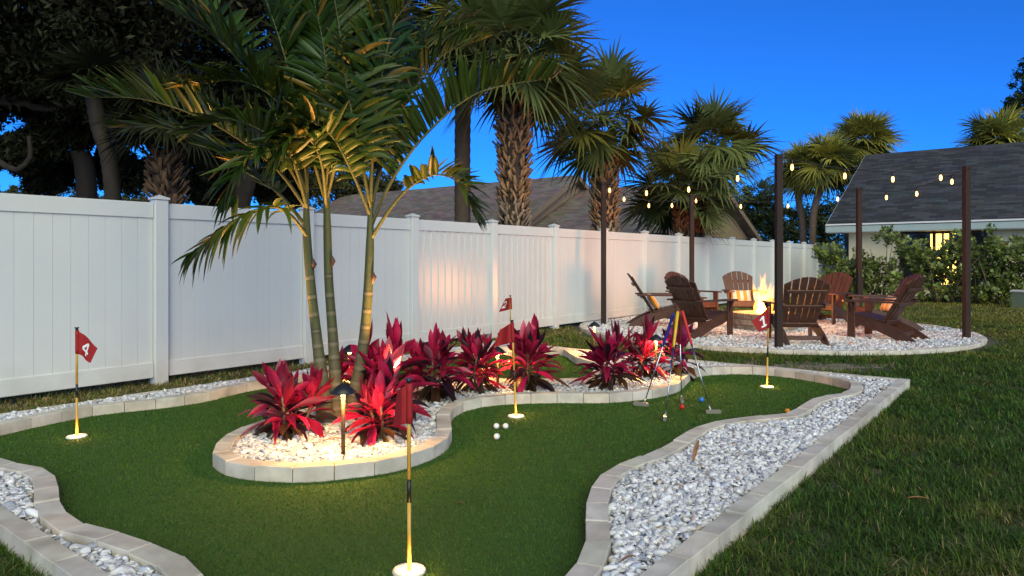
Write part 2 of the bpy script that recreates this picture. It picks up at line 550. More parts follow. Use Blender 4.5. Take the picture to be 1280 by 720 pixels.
# gravel bed under the chips (cells between the edging)
cell = .04
us = np.arange(BED_U0 + .03, BED_U1 - .03, cell); vs = np.arange(BED_V0 + .03, BED_V1 - .03, cell)
UU, VV = np.meshgrid(us, vs, indexing='ij')
cen = np.stack([(UU + cell / 2).ravel(), (VV + cell / 2).ravel()], 1)
P2 = cen[:, :1] * D + cen[:, 1:] * NV
ok = ~inside(P2, OUT) & (dist_poly(P2, OUT) > .05)
cc = cen[ok]
corners = np.array([[-.5, -.5], [.5, -.5], [.5, .5], [-.5, .5]]) * cell
q = cc[:, None, :] + corners[None]
xy = q[..., :1] * D + q[..., 1:] * NV
V = np.concatenate([xy, np.full((*xy.shape[:2], 1), .034)], axis=-1).reshape(-1, 3)
o = big('gravel_bed', V, np.arange(len(V)).reshape(-1, 4), M['gravelbed']); tag(o, kind='structure')

PIT = np.array([4.42, 12.2]); DISC_R = 3.25
mb = MB(); mb.lathe([(DISC_R - .02, -.03), (DISC_R - .02, .003), (0.0001, .006)], 96, c=(PIT[0] + .04, PIT[1] + .1, 0)); DC = PIT + np.array([.04, .1])
tag(mb.build('gravel_circle', M['gravelbed']), kind='structure')
ring = np.array([DC + DISC_R * np.array([math.cos(a), math.sin(a)]) for a in np.linspace(0, 2 * math.pi, 180)[:-1]])
o = kerb_run('circle_kerb', ring, .11, .28, True, 1, h=.045, z0=-.04); tag(o, kind='structure')


M['sand'] = mat('bare_dirt', (.20, .165, .125), rough=.95, var=.35, scale=5, bump=.6, bscale=35)
mb = MB(); P = []
for k in range(40):
    a = 2 * math.pi * k / 40; q = 1 + .22 * math.sin(3 * a + 1) + .14 * math.sin(7 * a)
    P.append((3.5 + .95 * q * math.cos(a), 8.2 + .42 * q * math.sin(a), -.007))
mb.add(P, [tuple(range(40))]); tag(mb.build('dirt', M['sand']), kind='structure')


# ---- marble chips
def ico(sub):
    bm = bmesh.new(); bmesh.ops.create_icosphere(bm, subdivisions=sub, radius=1)
    V = np.array([v.co[:] for v in bm.verts]); Fc = np.array([[v.index for v in f.verts] for f in bm.faces]); bm.free()
    return V, Fc


def chips(name, pts, size, sub, zbase):
    n = len(pts); V0, F0 = ico(sub)
    nv = len(V0)
    variants = []
    for k in range(24):
        v = V0.copy()
        for _ in range(7):
            nn = unit(rng.normal(size=3)); off = rng.uniform(.34, .74)
            dd = v @ nn
            v -= np.clip(dd - off, 0, None)[:, None] * nn
        v *= rng.uniform(.9, 1.1, 3)
        variants.append(v)
    variants = np.array(variants)
    vi = rng.integers(0, 24, n)
    S = size * np.clip(rng.lognormal(0, .34, n), .5, 1.75)
    sc = np.stack([S * rng.uniform(.9, 1.5, n), S * rng.uniform(.65, 1.0, n), S * rng.uniform(.4, .7, n)], 1)
    a = rng.uniform(0, 2 * math.pi, n); tl = rng.normal(0, .38, n); t2 = rng.normal(0, .38, n)
    P = variants[vi] * sc[:, None, :]
    c, s_ = np.cos(tl)[:, None], np.sin(tl)[:, None]
    y, z = P[..., 1] * c - P[..., 2] * s_, P[..., 1] * s_ + P[..., 2] * c
    P = np.stack([P[..., 0], y, z], -1)
    c, s_ = np.cos(t2)[:, None], np.sin(t2)[:, None]
    x, z = P[..., 0] * c - P[..., 2] * s_, P[..., 0] * s_ + P[..., 2] * c
    P = np.stack([x, P[..., 1], z], -1)
    c, s_ = np.cos(a)[:, None], np.sin(a)[:, None]
    P = np.stack([P[..., 0] * c - P[..., 1] * s_, P[..., 0] * s_ + P[..., 1] * c, P[..., 2]], -1)
    zz = zbase + rng.uniform(-.006, .018, n)
    P += np.concatenate([pts, zz[:, None]], 1)[:, None, :]
    g = np.clip(rng.normal(.72, .12, n), .3, .88); tint = rng.uniform(0, 1, n)
    colr = np.stack([g * (.93 + .07 * tint), g * (.96 + .02 * tint), g * (1.04 - .06 * tint)], 1)
    dark = rng.random(n) < .12; colr[dark] *= np.array([.55, .6, .68])
    brown = rng.random(n) < .03; colr[brown] *= np.array([.75, .6, .45])
    cols = np.repeat(colr, nv, axis=0)
    Fc = (F0[None] + (np.arange(n) * nv)[:, None, None]).reshape(-1, 3)
    o = big(name, P.reshape(-1, 3), Fc, M['stone'], cols=cols)
    return tag(o, kind='stuff')


def scatter_bed(dens):
    n = int((BED_U1 - BED_U0) * (BED_V1 - BED_V0) * dens)
    q = np.stack([rng.uniform(BED_U0 + .11, BED_U1 - .09, n), rng.uniform(BED_V0 + .06, BED_V1 - .11, n)], 1)
    P = q[:, :1] * D + q[:, 1:] * NV
    ok = ~inside(P, OUT)
    P = P[ok]
    d = dist_poly(P, OUT)
    return P[d > KW + .012]


P = scatter_bed(4200)
near = P[:, 1] < 5.2
o = chips('gravel', P[near], .0168, 2, .047)
tag(o, 'white and grey marble chips between the near kerbs of the putting green', 'gravel')
Pf = P[~near]; Pf = Pf[rng.random(len(Pf)) < .8]
o = chips('gravel', Pf, .0175, 1, .048)
tag(o, 'white marble chips in the planting strip behind the red plants', 'gravel')
n = 36000
a = rng.uniform(0, 2 * math.pi, n); r = (DISC_R - .02) * np.sqrt(rng.random(n))
P = DC + np.stack([r * np.cos(a), r * np.sin(a)], 1)
P = P[np.linalg.norm(P - PIT, axis=1) > .5]
o = chips('gravel', P, .025, 1, .016)
tag(o, 'white stone chips filling the round seating area by the fire', 'gravel')


a = rng.random((60, 2)); lo, hi = OUT.min(0), OUT.max(0); P = lo + (hi - lo) * a
P = P[inside(P, OUT)]
o = chips('stray_gravel', P, .0045, 1, .006); tag(o, 'tiny stray stone crumbs lying on the turf', 'gravel')


# ---- grass blades
def blades(name, pts, h, w, cols, mt, lean=.5, s=3):
    n = len(pts)
    a = rng.uniform(0, 2 * math.pi, n)
    dirv = np.stack([np.cos(a), np.sin(a)], 1)
    ln = rng.uniform(.1, 1, n) * lean
    t = np.linspace(0, 1, s)
    C = np.zeros((n, s, 3))
    C[:, :, :2] = pts[:, None, :2] + dirv[:, None, :] * (ln * h)[:, None, None] * (t ** 1.7)[None, :, None]
    C[:, :, 2] = pts[:, None, 2] + h[:, None] * (t - .35 * t * t * ln[:, None])
    sd = np.stack([-dirv[:, 1], dirv[:, 0], np.zeros(n)], 1)
    wt = (1 - t ** 1.6) * .9 + .05
    S = sd[:, None, :] * (w[:, None] * wt[None])[..., None]
    V, Fc = ribbons(C, S, 2)
    shade = np.repeat(cols, s * 2, axis=0)
    return big(name, V, Fc, mt, cols=shade)


def lawn_points():
    out = []
    for (y0, y1, dens) in ((2.2, 4.0, 900), (4.0, 6.5, 620), (6.5, 10, 330), (10, 15, 170), (15, 24, 80)):
        x0, x1 = -.85 * y1 - .3, .80 * y1 + .4
        n = int((x1 - x0) * (y1 - y0) * dens)
        P = np.stack([rng.uniform(x0, x1, n), rng.uniform(y0, y1, n)], 1)
        P = P[np.abs(P[:, 0]) < .78 * P[:, 1] + .3]
        bare = vnoise(P, .9, 3) * .5 + vnoise(P, 2.7, 4) * .5
        dirt = np.exp(-(((P[:, 0] - 3.5) / .9) ** 2 + ((P[:, 1] - 8.05) / .35) ** 2))
        ringd = np.abs(np.linalg.norm(P - DC, axis=1) - DISC_R - .2)
        dirt = np.maximum(dirt, .75 * np.exp(-(ringd / .16) ** 2) * (P[:, 1] < DC[1]))
        p = np.clip(1.3 - 2.2 * np.clip(bare - .48, 0, 1), .18, 1) * (1 - .93 * dirt)
        out.append(P[rng.random(len(P)) < p])
    P = np.vstack(out)
    k = 12                                           # blades grow in tufts
    Q = np.repeat(P, k, axis=0)
    tuft = np.repeat(rng.uniform(.6, 1.35, len(P)), k)
    Q = Q + rng.normal(0, 1, Q.shape) * (.012 + .004 * np.clip(Q[:, 1:2], 3, 15))
    u = Q @ D; v = Q @ NV
    inbed = (u > BED_U0 - .004) & (u < BED_U1 + .004) & (v > BED_V0 - .01) & (v < BED_V1 + .004)
    ok = ~inbed & (np.linalg.norm(Q - DC, axis=1) > DISC_R + .12) & (v > FENCE_V - 1.2) & (u < 27)
    return Q[ok], tuft[ok]


P, tuft = lawn_points()
n = len(P); v_ = P @ NV
strip = v_ < BED_V0
far = P[:, 1]
h = rng.uniform(.022, .072, n) * tuft * (.75 + .5 * vnoise(P, 1.6, 8)) * np.where(strip, .8, 1)
w = .0030 * np.clip(far / 4.5, .8, 3.0) * rng.uniform(.7, 1.4, n)
g = vnoise(P, .7, 11) * .5 + vnoise(P, 3, 12) * .5
base = np.array([.050, .106, .010]); yel = np.array([.21, .205, .030]); dry = np.array([.40, .28, .13])
k = np.clip((g - .35) * 1.3 + (far - 8) * .06, 0, 1)[:, None] * .85
cols = base * (1 - k) + yel * k
dryp = np.where(strip, .5, .05 + .32 * np.clip(g - .5, 0, 1) + .016 * np.clip(far - 7, 0, 10))
dm = rng.random(n) < dryp
cols[dm] = dry * rng.uniform(.5, 1.1, (dm.sum(), 1))
h[dm] *= .8
cols *= rng.uniform(.5, 1.5, (n, 1)) * np.clip(tuft, .7, 1.3)[:, None]
PP = np.concatenate([P, np.full((n, 1), -.012)], 1)
o = blades('grass', PP, h, w, cols, M['grass'], lean=1.7, s=4)
tag(o, 'green lawn grass with dry straw patches around the putting green', 'grass', kind='stuff')

# artificial turf pile
n = 620000
x0, y0 = OUT.min(0); x1, y1 = OUT.max(0)
Q = np.stack([rng.uniform(x0, x1, n), y0 + (y1 - y0) * rng.random(n) ** 1.35], 1)
Q = Q[inside(Q, OUT)]
n = len(Q)
tw = .0016 * np.clip(Q[:, 1] / 3.2, .8, 2.4)
tc = np.array([.049, .124, .007]) * rng.uniform(.55, 1.5, (n, 1)) * np.array([1, 1, 1]) + rng.uniform(0, .012, (n, 1)) * np.array([1, .6, .1])
o = blades('turf_pile', np.concatenate([Q, np.zeros((n, 1))], 1), rng.uniform(.006, .013, n), tw, tc, M['turfblade'], lean=1.2, s=2)
tag(o, 'short dark green artificial turf fibres of the putting green', 'turf', kind='stuff')

# ------------------------------------------------------------------ fence
fence = empty('vinyl_fence', UV(0, FENCE_V), math.atan2(D[1], D[0]), 'long white vinyl privacy fence running behind the putting green and fire pit', 'fence')
# local axes: x along the fence, y away from the garden (-NV), z up
p0 = u_at(199, FENCE_V)
SP = (u_at(806, FENCE_V) - p0) / 6.0
FH = 1.80
YAW = R(6)          # added turn of the boards in two panels, moves the fire's reflection
for i in range(-2, 16):
    u = p0 + i * SP
    mb = MB(); mb.box(u - .064, u + .064, -.064, .064, -.05, FH + .03, bev=.006)
    po = mb.build('post', M['vinyl'], fence)
    mb = MB()
    mb.box(u - .076, u + .076, -.076, .076, FH + .03, FH + .052, bev=.004)
    mb.add([(u - .07, -.07, FH + .052), (u + .07, -.07, FH + .052), (u + .07, .07, FH + .052), (u - .07, .07, FH + .052), (u, 0, FH + .085)],
           [(0, 1, 4), (1, 2, 4), (2, 3, 4), (3, 0, 4), (3, 2, 1, 0)])
    mb.build('cap', M['vinyl'], po)
    if i == 15: break
    a, b_ = u + .067, u + SP - .067
    mb = MB()
    nb = 11
    bw = (b_ - a) / nb
    for k in range(nb):                        # tongue and groove boards
        yaw = rng.normal(YAW if i in (2, 3) else 0, R(.45)); xm = a + (k + .5) * bw       # boards sit slightly skewed in their grooves, two panels turned for the reflection
        Mx = Matrix.Translation((xm, 0, 0)) @ Matrix.Rotation(yaw, 4, 'Z')
        mb.box(-bw / 2 + .0008, bw / 2 - .0008, -.011, .011, .16, FH - .12, Mx, bev=.002)
    mb.box(a, b_, -.004, .004, .14, FH - .1)
    pn = mb.build('panel', M['vinyl'], fence)
    for z0, z1 in ((.06, .215), (FH - .155, FH)):
        mb = MB(); mb.box(a, b_, -.026, .026, z0, z1, bev=.006); mb.build('rail', M['vinyl'], pn)

# ------------------------------------------------------------------ palms
def resample_n(P, n):
    P = np.asarray(P, float)
    s = np.concatenate([[0], np.cumsum(np.linalg.norm(np.diff(P, axis=0), axis=1))])
    t = np.linspace(0, s[-1], n)
    return np.stack([np.interp(t, s, P[:, k]) for k in range(3)], 1)


def pinnate(ctrl, L, pairs=42, width=.021, vee=.45, droop=.28, up=(0, 0, 1), start=.16, yellow=.04):
    """feather frond along control points; returns leaflets V,F,C and rachis points"""
    Rp = resample_n(catmull(ctrl, 14), 80)
    ts = np.linspace(start, .995, pairs)
    parts = []
    for side in (-1, 1):
        t = np.clip(ts + rng.normal(0, .004, pairs), 0, 1)
        f = t * 79; i = np.clip(f.astype(int), 0, 78); fr = (f - i)[:, None]
        p = Rp[i] * (1 - fr) + Rp[i + 1] * fr
        T = unit(Rp[np.clip(i + 2, 0, 79)] - Rp[np.clip(i - 2, 0, 79)])
        upv = np.tile(np.asarray(up, float), (pairs, 1))
        B = unit(np.cross(T, upv)); Nn = np.cross(B, T)
        tt = (t - start) / (1 - start)
        fwd = .45 + .75 * tt ** 2
        dirv = unit(B * side * (1 - .35 * tt)[:, None] + Nn * (vee + rng.normal(0, .16, pairs))[:, None] + T * fwd[:, None] + rng.normal(0, .10, (pairs, 3)))
        ln = L * (np.sin(math.pi * (.17 + .72 * tt)) ** .75) * rng.uniform(.86, 1.08, pairs)
        s = 7; q = np.linspace(0, 1, s)
        C = p[:, None, :] + dirv[:, None, :] * (ln[:, None] * q[None])[..., None]
        dr = .62 * droop * rng.uniform(.2, 1.9, pairs)
        C[..., 2] -= (dr * ln)[:, None] * (q ** 2.1)[None] * 1.15
        C[..., :] -= dirv[:, None, :] * ((dr * ln)[:, None] * (q ** 3)[None] * .3)[..., None]
        sd = unit(np.cross(dirv, Nn + .25 * rng.normal(size=(pairs, 3))))
        wp = np.array([.4, .85, 1, .92, .72, .42, .04]) * .86
        S = sd[:, None, :] * (width * rng.uniform(.8, 1.15, pairs)[:, None] * wp[None])[..., None]
        nrm = unit(np.cross(sd, dirv))
        fold = nrm[:, None, :] * (width * .5 * wp)[None, :, None] * np.where(np.sum(nrm * Nn, 1) > 0, -1, 1)[:, None, None]
        V, Fc = ribbons(C, S, 3, fold)
        base = np.array([.027, .060, .006]) * rng.uniform(.55, 1.5, (pairs, 1)) * np.array([rng.uniform(.9, 1.5), 1, 1])
        yl = rng.random(pairs) < yellow
        base[yl] = np.array([.20, .13, .02])
        Cc = np.repeat(base, s * 3, axis=0)
        tip = np.tile(np.repeat(q, 3), pairs)[:, None]
        mix = np.where((tip > .93), .6, 0)
        Cc = Cc * (1 - mix) + np.array([.15, .1, .04]) * mix
        parts.append((V, Fc, Cc))
    V, Fc, Cc = join(parts)
    return V, Fc, Cc, Rp


def feather_palm(label, base, path, rads, fronds, shaft_from, petals=True):
    root = empty('palm_tree', base, 0, label, 'palm tree', 'slender palms growing together in the island bed')
    b = np.asarray(base)
    C = resample_n(catmull(path, 12), 150) - b
    n = len(C)
    tt = np.linspace(0, 1, n)
    rad = np.interp(tt, np.linspace(0, 1, len(rads)), rads)
    s = np.concatenate([[0], np.cumsum(np.linalg.norm(np.diff(C, axis=0), axis=1))])
    ringpos = np.array([.03, .10, .18, .27, .37, .47, .57, .68, .80, .93, 1.07, 1.22, 1.38])
    kk = int(n * shaft_from)
    for nm, i0, i1 in (('trunk', 0, kk), ('crownshaft', kk - 1, n)):
        mb = MB(); N = 20
        P = []; Fs = []; cols = []
        for i in range(i0, i1):
            t = unit(C[min(i + 1, n - 1)] - C[max(i - 1, 0)])
            a = unit(np.cross(t, [0, 1, 0])); c = np.cross(t, a)
            dr = np.min(np.abs(s[i] - ringpos))
            k = 1.035 if dr < .010 and nm == 'trunk' else 1
            grn = np.array([.066, .073, .020]); gry = np.array([.16, .115, .06])
            m_ = np.clip(1 - s[i] / .75, 0, 1) ** .8
            cl = grn * (1 - m_) + gry * m_
            if nm == 'trunk' and dr < .012: cl = cl * .5 + np.array([.12, .095, .06])
            elif nm == 'trunk' and dr < .02: cl = cl * .6
            if nm == 'crownshaft': cl = np.array([.062, .075, .020])
            for k2 in range(N):
                w_ = 2 * math.pi * k2 / N
                P.append(C[i] + rad[i] * k * (math.cos(w_) * a + math.sin(w_) * c)); cols.append(cl)
        m = i1 - i0
        for i in range(m - 1):
            for k2 in range(N):
                j = (k2 + 1) % N
                Fs.append((i * N + k2, i * N + j, i * N + N + j, i * N + N + k2))
        big(nm, np.array(P), np.array(Fs), M['palmtrunk'], root, cols=np.array(cols), smooth=True)
    if petals:                                  # brown dried husk where the lowest sheath peels
        i = int(n * (shaft_from - .02)); p = C[i]
        mb = MB(); mb.tube([p + np.array([rad[i] * .8, -.01, -.03]), p + np.array([rad[i] * 1.2, -.015, .02]), p + np.array([rad[i] * 1.05, -.02, .06])], [.006, .022, .004], 8, col=(.09, .04, .025))
        mb.build('husk', M['palmtrunk'], root)
    for fr in fronds:
        ctrl = [np.asarray(q) - b for q in fr['p']]
        V, Fc, Cc, Rp = pinnate(ctrl, fr.get('L', .46), fr.get('n', 40), fr.get('w', .022), fr.get('vee', .45), fr.get('droop', .3), fr.get('up', (0, 0, 1)), fr.get('start', .2), fr.get('yellow', .05))
        fo = big('frond', V, Fc, M['frond'], root, cols=Cc)
        mb = MB(); rr = np.linspace(.015, .003, len(Rp[::4]))
        mb.tube(Rp[::4], list(rr), 6, col=(.085, .09, .024)); mb.build('rachis', M['palmtrunk'], fo)
    return root


def seg(*a): return [W(*q) for q in a]


PB = G(414, 528, .04)
feather_palm('leftmost of the three slender palms, leaning left above the near path light',
    G(406, 529, .04),
    seg((408, 531, 5.04), (403, 480, 5.05), (397, 430, 5.08), (389, 360, 5.1), (384, 300, 5.12), (383, 250, 5.12), (384, 205, 5.12)),
    [.074, .049, .039, .035, .033, .030, .020, .011],
    [dict(p=seg((384, 262, 5.12), (340, 205, 5.0), (262, 152, 4.9), (180, 124, 4.8), (112, 122, 4.75)), L=.42, n=50, w=.027, droop=.12, vee=.75, yellow=.0),
     dict(p=seg((384, 285, 5.12), (345, 238, 5.2), (285, 190, 5.3), (215, 160, 5.35), (150, 158, 5.35)), L=.36, n=44, w=.025, yellow=.06, droop=.12, vee=.2),
     dict(p=seg((385, 297, 5.12), (362, 268, 4.9), (335, 258, 4.7), (290, 278, 4.6), (238, 318, 4.55)), L=.31, n=24, droop=.75, vee=.1, start=.3, yellow=.02, w=.026),
     dict(p=seg((384, 230, 5.12), (350, 150, 5.1), (300, 70, 5.2), (245, 0, 5.3), (205, -50, 5.3)), L=.5, n=48, w=.027, droop=.15),
     dict(p=seg((384, 240, 5.12), (372, 140, 5.0), (350, 50, 4.9), (310, -60, 4.8)), L=.5, n=48, w=.028, droop=.2),
     dict(p=seg((384, 245, 5.12), (352, 160, 5.0), (312, 90, 4.95), (262, 40, 4.9), (210, 10, 4.9)), L=.48, n=46, w=.027, droop=.2),
     dict(p=seg((384, 250, 5.12), (352, 196, 4.95), (322, 190, 4.8), (300, 215, 4.7), (292, 250, 4.7)), L=.32, n=30, w=.026, droop=.6, yellow=.03, start=.35),
     dict(p=seg((384, 262, 5.12), (365, 200, 4.9), (330, 165, 4.7), (285, 150, 4.6), (240, 165, 4.55)), L=.36, n=38, w=.026, droop=.3, yellow=.03, start=.28)],
    .62)
feather_palm('middle of the three slender palms with the straightest upright trunk',
    G(421, 526, .04),
    seg((421, 528, 5.08), (419, 470, 5.12), (416, 420, 5.14), (411, 350, 5.16), (409, 280, 5.17), (408, 230, 5.17), (408, 190, 5.17)),
    [.070, .046, .038, .034, .032, .029, .020, .011],
    [dict(p=seg((408, 250, 5.17), (420, 150, 5.25), (440, 60, 5.35), (480, -40, 5.5)), L=.5, n=50, w=.028, droop=.25, vee=.3),
     dict(p=seg((408, 245, 5.17), (395, 140, 5.3), (390, 40, 5.5), (370, -60, 5.7)), L=.5, n=48, w=.028, droop=.25),
     dict(p=seg((408, 245, 5.17), (412, 150, 4.95), (405, 60, 4.8), (385, -30, 4.7)), L=.5, n=48, w=.028, droop=.35, vee=.2),
     dict(p=seg((408, 250, 5.17), (432, 160, 4.95), (462, 80, 4.85), (505, 10, 4.8), (550, -30, 4.8)), L=.46, n=46, w=.027, droop=.35, yellow=.02),
     dict(p=seg((408, 256, 5.17), (385, 185, 5.0), (345, 125, 4.9), (295, 100, 4.8), (235, 110, 4.75)), L=.44, n=44, w=.027, droop=.3, yellow=.02),
     dict(p=seg((408, 262, 5.17), (402, 205, 4.95), (385, 172, 4.8), (360, 175, 4.65), (345, 205, 4.6)), L=.30, n=30, w=.025, droop=.6, yellow=.05, start=.35)],
    .60)
feather_palm('rightmost of the three slender palms with the long frond arching right',
    G(438, 521, .04),
    seg((437, 522, 5.13), (446, 478, 5.13), (453, 440, 5.13), (459, 380, 5.12), (462, 320, 5.12), (463, 270, 5.12), (463, 225, 5.12)),
    [.062, .047, .040, .036, .034, .031, .021, .011],
    [dict(p=seg((463, 285, 5.12), (490, 225, 5.1), (535, 165, 5.1), (600, 115, 5.1), (690, 98, 5.1)), L=.42, n=46, w=.026, droop=.1, vee=1.3, yellow=.06, start=.22),
     dict(p=seg((463, 300, 5.12), (487, 262, 5.05), (512, 234, 5.0), (545, 218, 4.95), (578, 232, 4.9), (592, 268, 4.88)), L=.30, n=26, droop=.35, vee=.6, yellow=.10, start=.42, w=.024),
     dict(p=seg((463, 250, 5.12), (470, 140, 5.15), (490, 40, 5.2), (520, -60, 5.3)), L=.5, n=50, w=.028, droop=.25, vee=.3),
     dict(p=seg((463, 262, 5.12), (450, 190, 4.95), (432, 100, 4.8), (422, 20, 4.7), (405, -60, 4.6)), L=.48, n=48, w=.028, droop=.35, yellow=.02),
     dict(p=seg((463, 255, 5.12), (468, 160, 4.95), (482, 70, 4.85), (510, -30, 4.8)), L=.48, n=48, w=.028, droop=.3, vee=.2),
     dict(p=seg((463, 270, 5.12), (440, 215, 4.95), (415, 170, 4.8), (385, 150, 4.7), (350, 165, 4.6)), L=.36, n=36, w=.026, droop=.45, yellow=.05, start=.3),
     dict(p=seg((463, 262, 5.12), (480, 180, 5.5), (500, 100, 5.9), (540, 40, 6.2), (590, 20, 6.4)), L=.46, n=42, w=.026, droop=.3),
     dict(p=seg((463, 265, 5.12), (482, 190, 5.2), (512, 120, 5.25), (552, 70, 5.3), (600, 50, 5.35)), L=.42, n=42, w=.026, droop=.3, vee=.6)],
    .60)


def fan_crown(c, n, Rb, pet, seed, dark=1.0, elmin=-55, elmax=80, warm=0.0):
    r = np.random.default_rng(seed)
    parts = []; stems = []
    for i in range(n):
        az = i * 2.39996 + r.uniform(-.3, .3)
        el = R(elmax - (elmax - elmin) * ((i + .5) / n) ** .85 + r.uniform(-9, 9))
        d = np.array([math.cos(az) * math.cos(el), math.sin(az) * math.cos(el), math.sin(el)])
        pl = pet * r.uniform(.8, 1.15)
        hub = c + d * pl + np.array([0, 0, -.12 * pl * math.cos(el)])
        stems.append((c, c + d * pl * .5 + np.array([0, 0, .03]), hub))
        d2 = unit(d + np.array([0, 0, -.35 * math.cos(el)]))
        side = unit(np.cross(d2, [0, 0, 1]) + 1e-6); nrm = np.cross(side, d2)
        side = unit(side * math.cos(.35) + nrm * r.uniform(-.5, .5)); nrm = np.cross(side, d2)
        ns = 42
        an = np.linspace(-R(140), R(140), ns) + r.normal(0, .02, ns)
        cup = .28
        dirs = unit(np.cos(an)[:, None] * d2 + np.sin(an)[:, None] * side + nrm * (cup * (np.abs(np.sin(an / 2))) + r.normal(0, .07, ns))[:, None])
        ln = Rb * (.66 + .34 * np.cos(an / 2)) * r.uniform(.85, 1.08, ns)
        s = 5; q = np.linspace(0, 1, s)
        C = hub + dirs[:, None, :] * (ln[:, None] * q[None])[..., None]
        dr = r.uniform(.05, .38, ns)
        C[..., 2] -= (dr * ln)[:, None] * (q ** 2.6)[None]
        sd = unit(np.cross(dirs, nrm + 0 * dirs))
        wp = np.array([.45, 1.0, .85, .42, .04])
        S = sd[:, None, :] * (.036 * Rb * wp)[None, :, None] * np.ones((ns, 1, 1))
        V, Fc = ribbons(C, S, 2)
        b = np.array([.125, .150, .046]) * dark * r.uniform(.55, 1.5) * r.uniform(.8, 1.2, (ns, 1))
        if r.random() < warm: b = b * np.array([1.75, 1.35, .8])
        cols = np.repeat(b, s * 2, axis=0)
        parts.append((V, Fc, cols))
    return join(parts), stems


def sabal(label, pts, rad, crown, n, Rb, pet, seed, boots=True, dark=1.0, warm=.2, elmin=-42, group='cabbage palms beyond the fence', boot_from=0.0):
    pts = [np.asarray(p, float) for p in pts]
    b = pts[0].copy()
    root = empty('fan_palm_tree', b, 0, label, 'palm tree', group)
    r = np.random.default_rng(seed)
    C = resample_n(catmull(pts, 10), 60) - b
    mb = MB()
    rr = rad * (np.ones(60) if not boots else np.interp(np.linspace(0, 1, 60), [0, .55, .85, 1], [.72, .78, .95, .7]))
    core = rr * (.72 if boots else 1)
    P = []; Fs = []; cols = []; N = 14
    for i in range(60):
        ring = 1 + (.04 * ((i % 2) * 2 - 1) if not boots else 0)
        for k in range(N):
            w_ = 2 * math.pi * k / N
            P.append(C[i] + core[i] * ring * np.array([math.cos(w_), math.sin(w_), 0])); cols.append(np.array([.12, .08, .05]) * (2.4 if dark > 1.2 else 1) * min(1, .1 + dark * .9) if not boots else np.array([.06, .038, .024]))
    for i in range(59):
        for k in range(N):
            j = (k + 1) % N
            Fs.append((i * N + k, i * N + j, i * N + N + j, i * N + N + k))
    parts = [(np.array(P), np.array(Fs), np.array(cols))]
    if boots:                                   # criss-cross split leaf bases
        H = np.linalg.norm(C[-1] - C[0]); rows = int(H / .085)
        per = 10
        for i in range(rows):
            f = (i + .5) / rows
            c = np.array([np.interp(f, np.linspace(0, 1, 60), C[:, k]) for k in range(3)])
            rc = np.interp(f, np.linspace(0, 1, 60), rr)
            for k in range(per):
                for sgn in (-1, 1):
                    az = 2 * math.pi * (k + .5 * (i % 2)) / per + r.normal(0, .16)
                    if r.random() < .18: continue
                    rad_ = np.array([math.cos(az), math.sin(az), 0]); tan = np.array([-math.sin(az), math.cos(az), 0])
                    ln = r.uniform(.09, .23); wd = r.uniform(.018, .042)
                    p_ = c + rad_ * rc * .70
                    axis = unit(np.array([0, 0, 1.0]) * .85 + tan * sgn * r.uniform(.15, .6) + rad_ * r.uniform(.15, .5))
                    sdv = unit(np.cross(axis, rad_)) * wd
                    tip = p_ + axis * ln + rad_ * r.uniform(.02, .06)
                    th = rad_ * .022
                    V = np.array([p_ - sdv, p_ + sdv, tip + sdv * .55, tip - sdv * .55, p_ - sdv + th, p_ + sdv + th, tip + sdv * .5 + th, tip - sdv * .5 + th])
                    Fq = np.array([(3, 2, 1, 0), (4, 5, 6, 7), (0, 1, 5, 4), (1, 2, 6, 5), (2, 3, 7, 6), (3, 0, 4, 7)])
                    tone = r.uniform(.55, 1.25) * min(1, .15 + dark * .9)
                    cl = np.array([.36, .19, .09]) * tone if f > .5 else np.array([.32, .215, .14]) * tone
                    parts.append((V, Fq, np.tile(cl, (8, 1))))
    V, Fc, Cc = join(parts)
    big('trunk', V, Fc, M['boot'], root, cols=Cc)
    cc = np.asarray(crown, float) - b
    (V, Fc, Cc), stems = fan_crown(cc, n, Rb, pet, seed + 1, dark, elmin=elmin, warm=warm)
    cr = big('crown', V, Fc, M['fan'], root, cols=Cc)
    mb = MB()
    for s_ in stems:
        mb.tube(list(s_), [.022, .016, .01], 5, col=(.12, .14, .05))
    mb.build('leaf_stalks', M['palmtrunk'], cr)
    return root


def gz(px, Y): return np.array([(px - 640) / F * Y, Y, -.012])


sabal('tall fan palm with thick shaggy trunk, behind the fence left of the gable', [gz(643, 12.6), W(642, 250, 12.6), W(643, 108, 12.6)], .36, W(643, 70, 12.6), 34, 1.0, .92, 21, dark=1.0)
sabal('fan palm with swollen shaggy trunk behind the leftmost light pole', [gz(759, 15.0), W(756, 260, 15.0), W(755, 172, 15.0)], .36, W(755, 150, 15.0), 30, .95, .88, 22, dark=.95)
sabal('slim smooth trunked palm just left of the thickest shaggy palm', [gz(579, 13.6), W(578, 200, 13.6), W(580, 90, 13.6), W(582, 40, 13.6)], .155, W(583, 15, 13.6), 30, 1.0, .85, 23, boots=False, dark=.8)
sabal('leaning fan palm of the low pair, its crown the higher one', [gz(868, 18.4), W(876, 270, 18.4), W(886, 205, 18.4)], .2, W(890, 185, 18.4), 28, 1.05, .85, 24, dark=.95)
sabal('shortest fan palm with its crown hanging over the fence top', [gz(856, 18.0), W(852, 290, 18.0), W(850, 262, 18.0)], .2, W(848, 240, 18.0), 28, 1.0, .85, 25, dark=.85, elmin=-40)
sabal('far fan palm with the tallest crown beside the charcoal roof', [gz(1060, 33), W(1062, 260, 33), W(1078, 200, 33)], .16, W(1080, 178, 33), 36, 1.25, .8, 26, boots=False, dark=1.45, warm=.75)
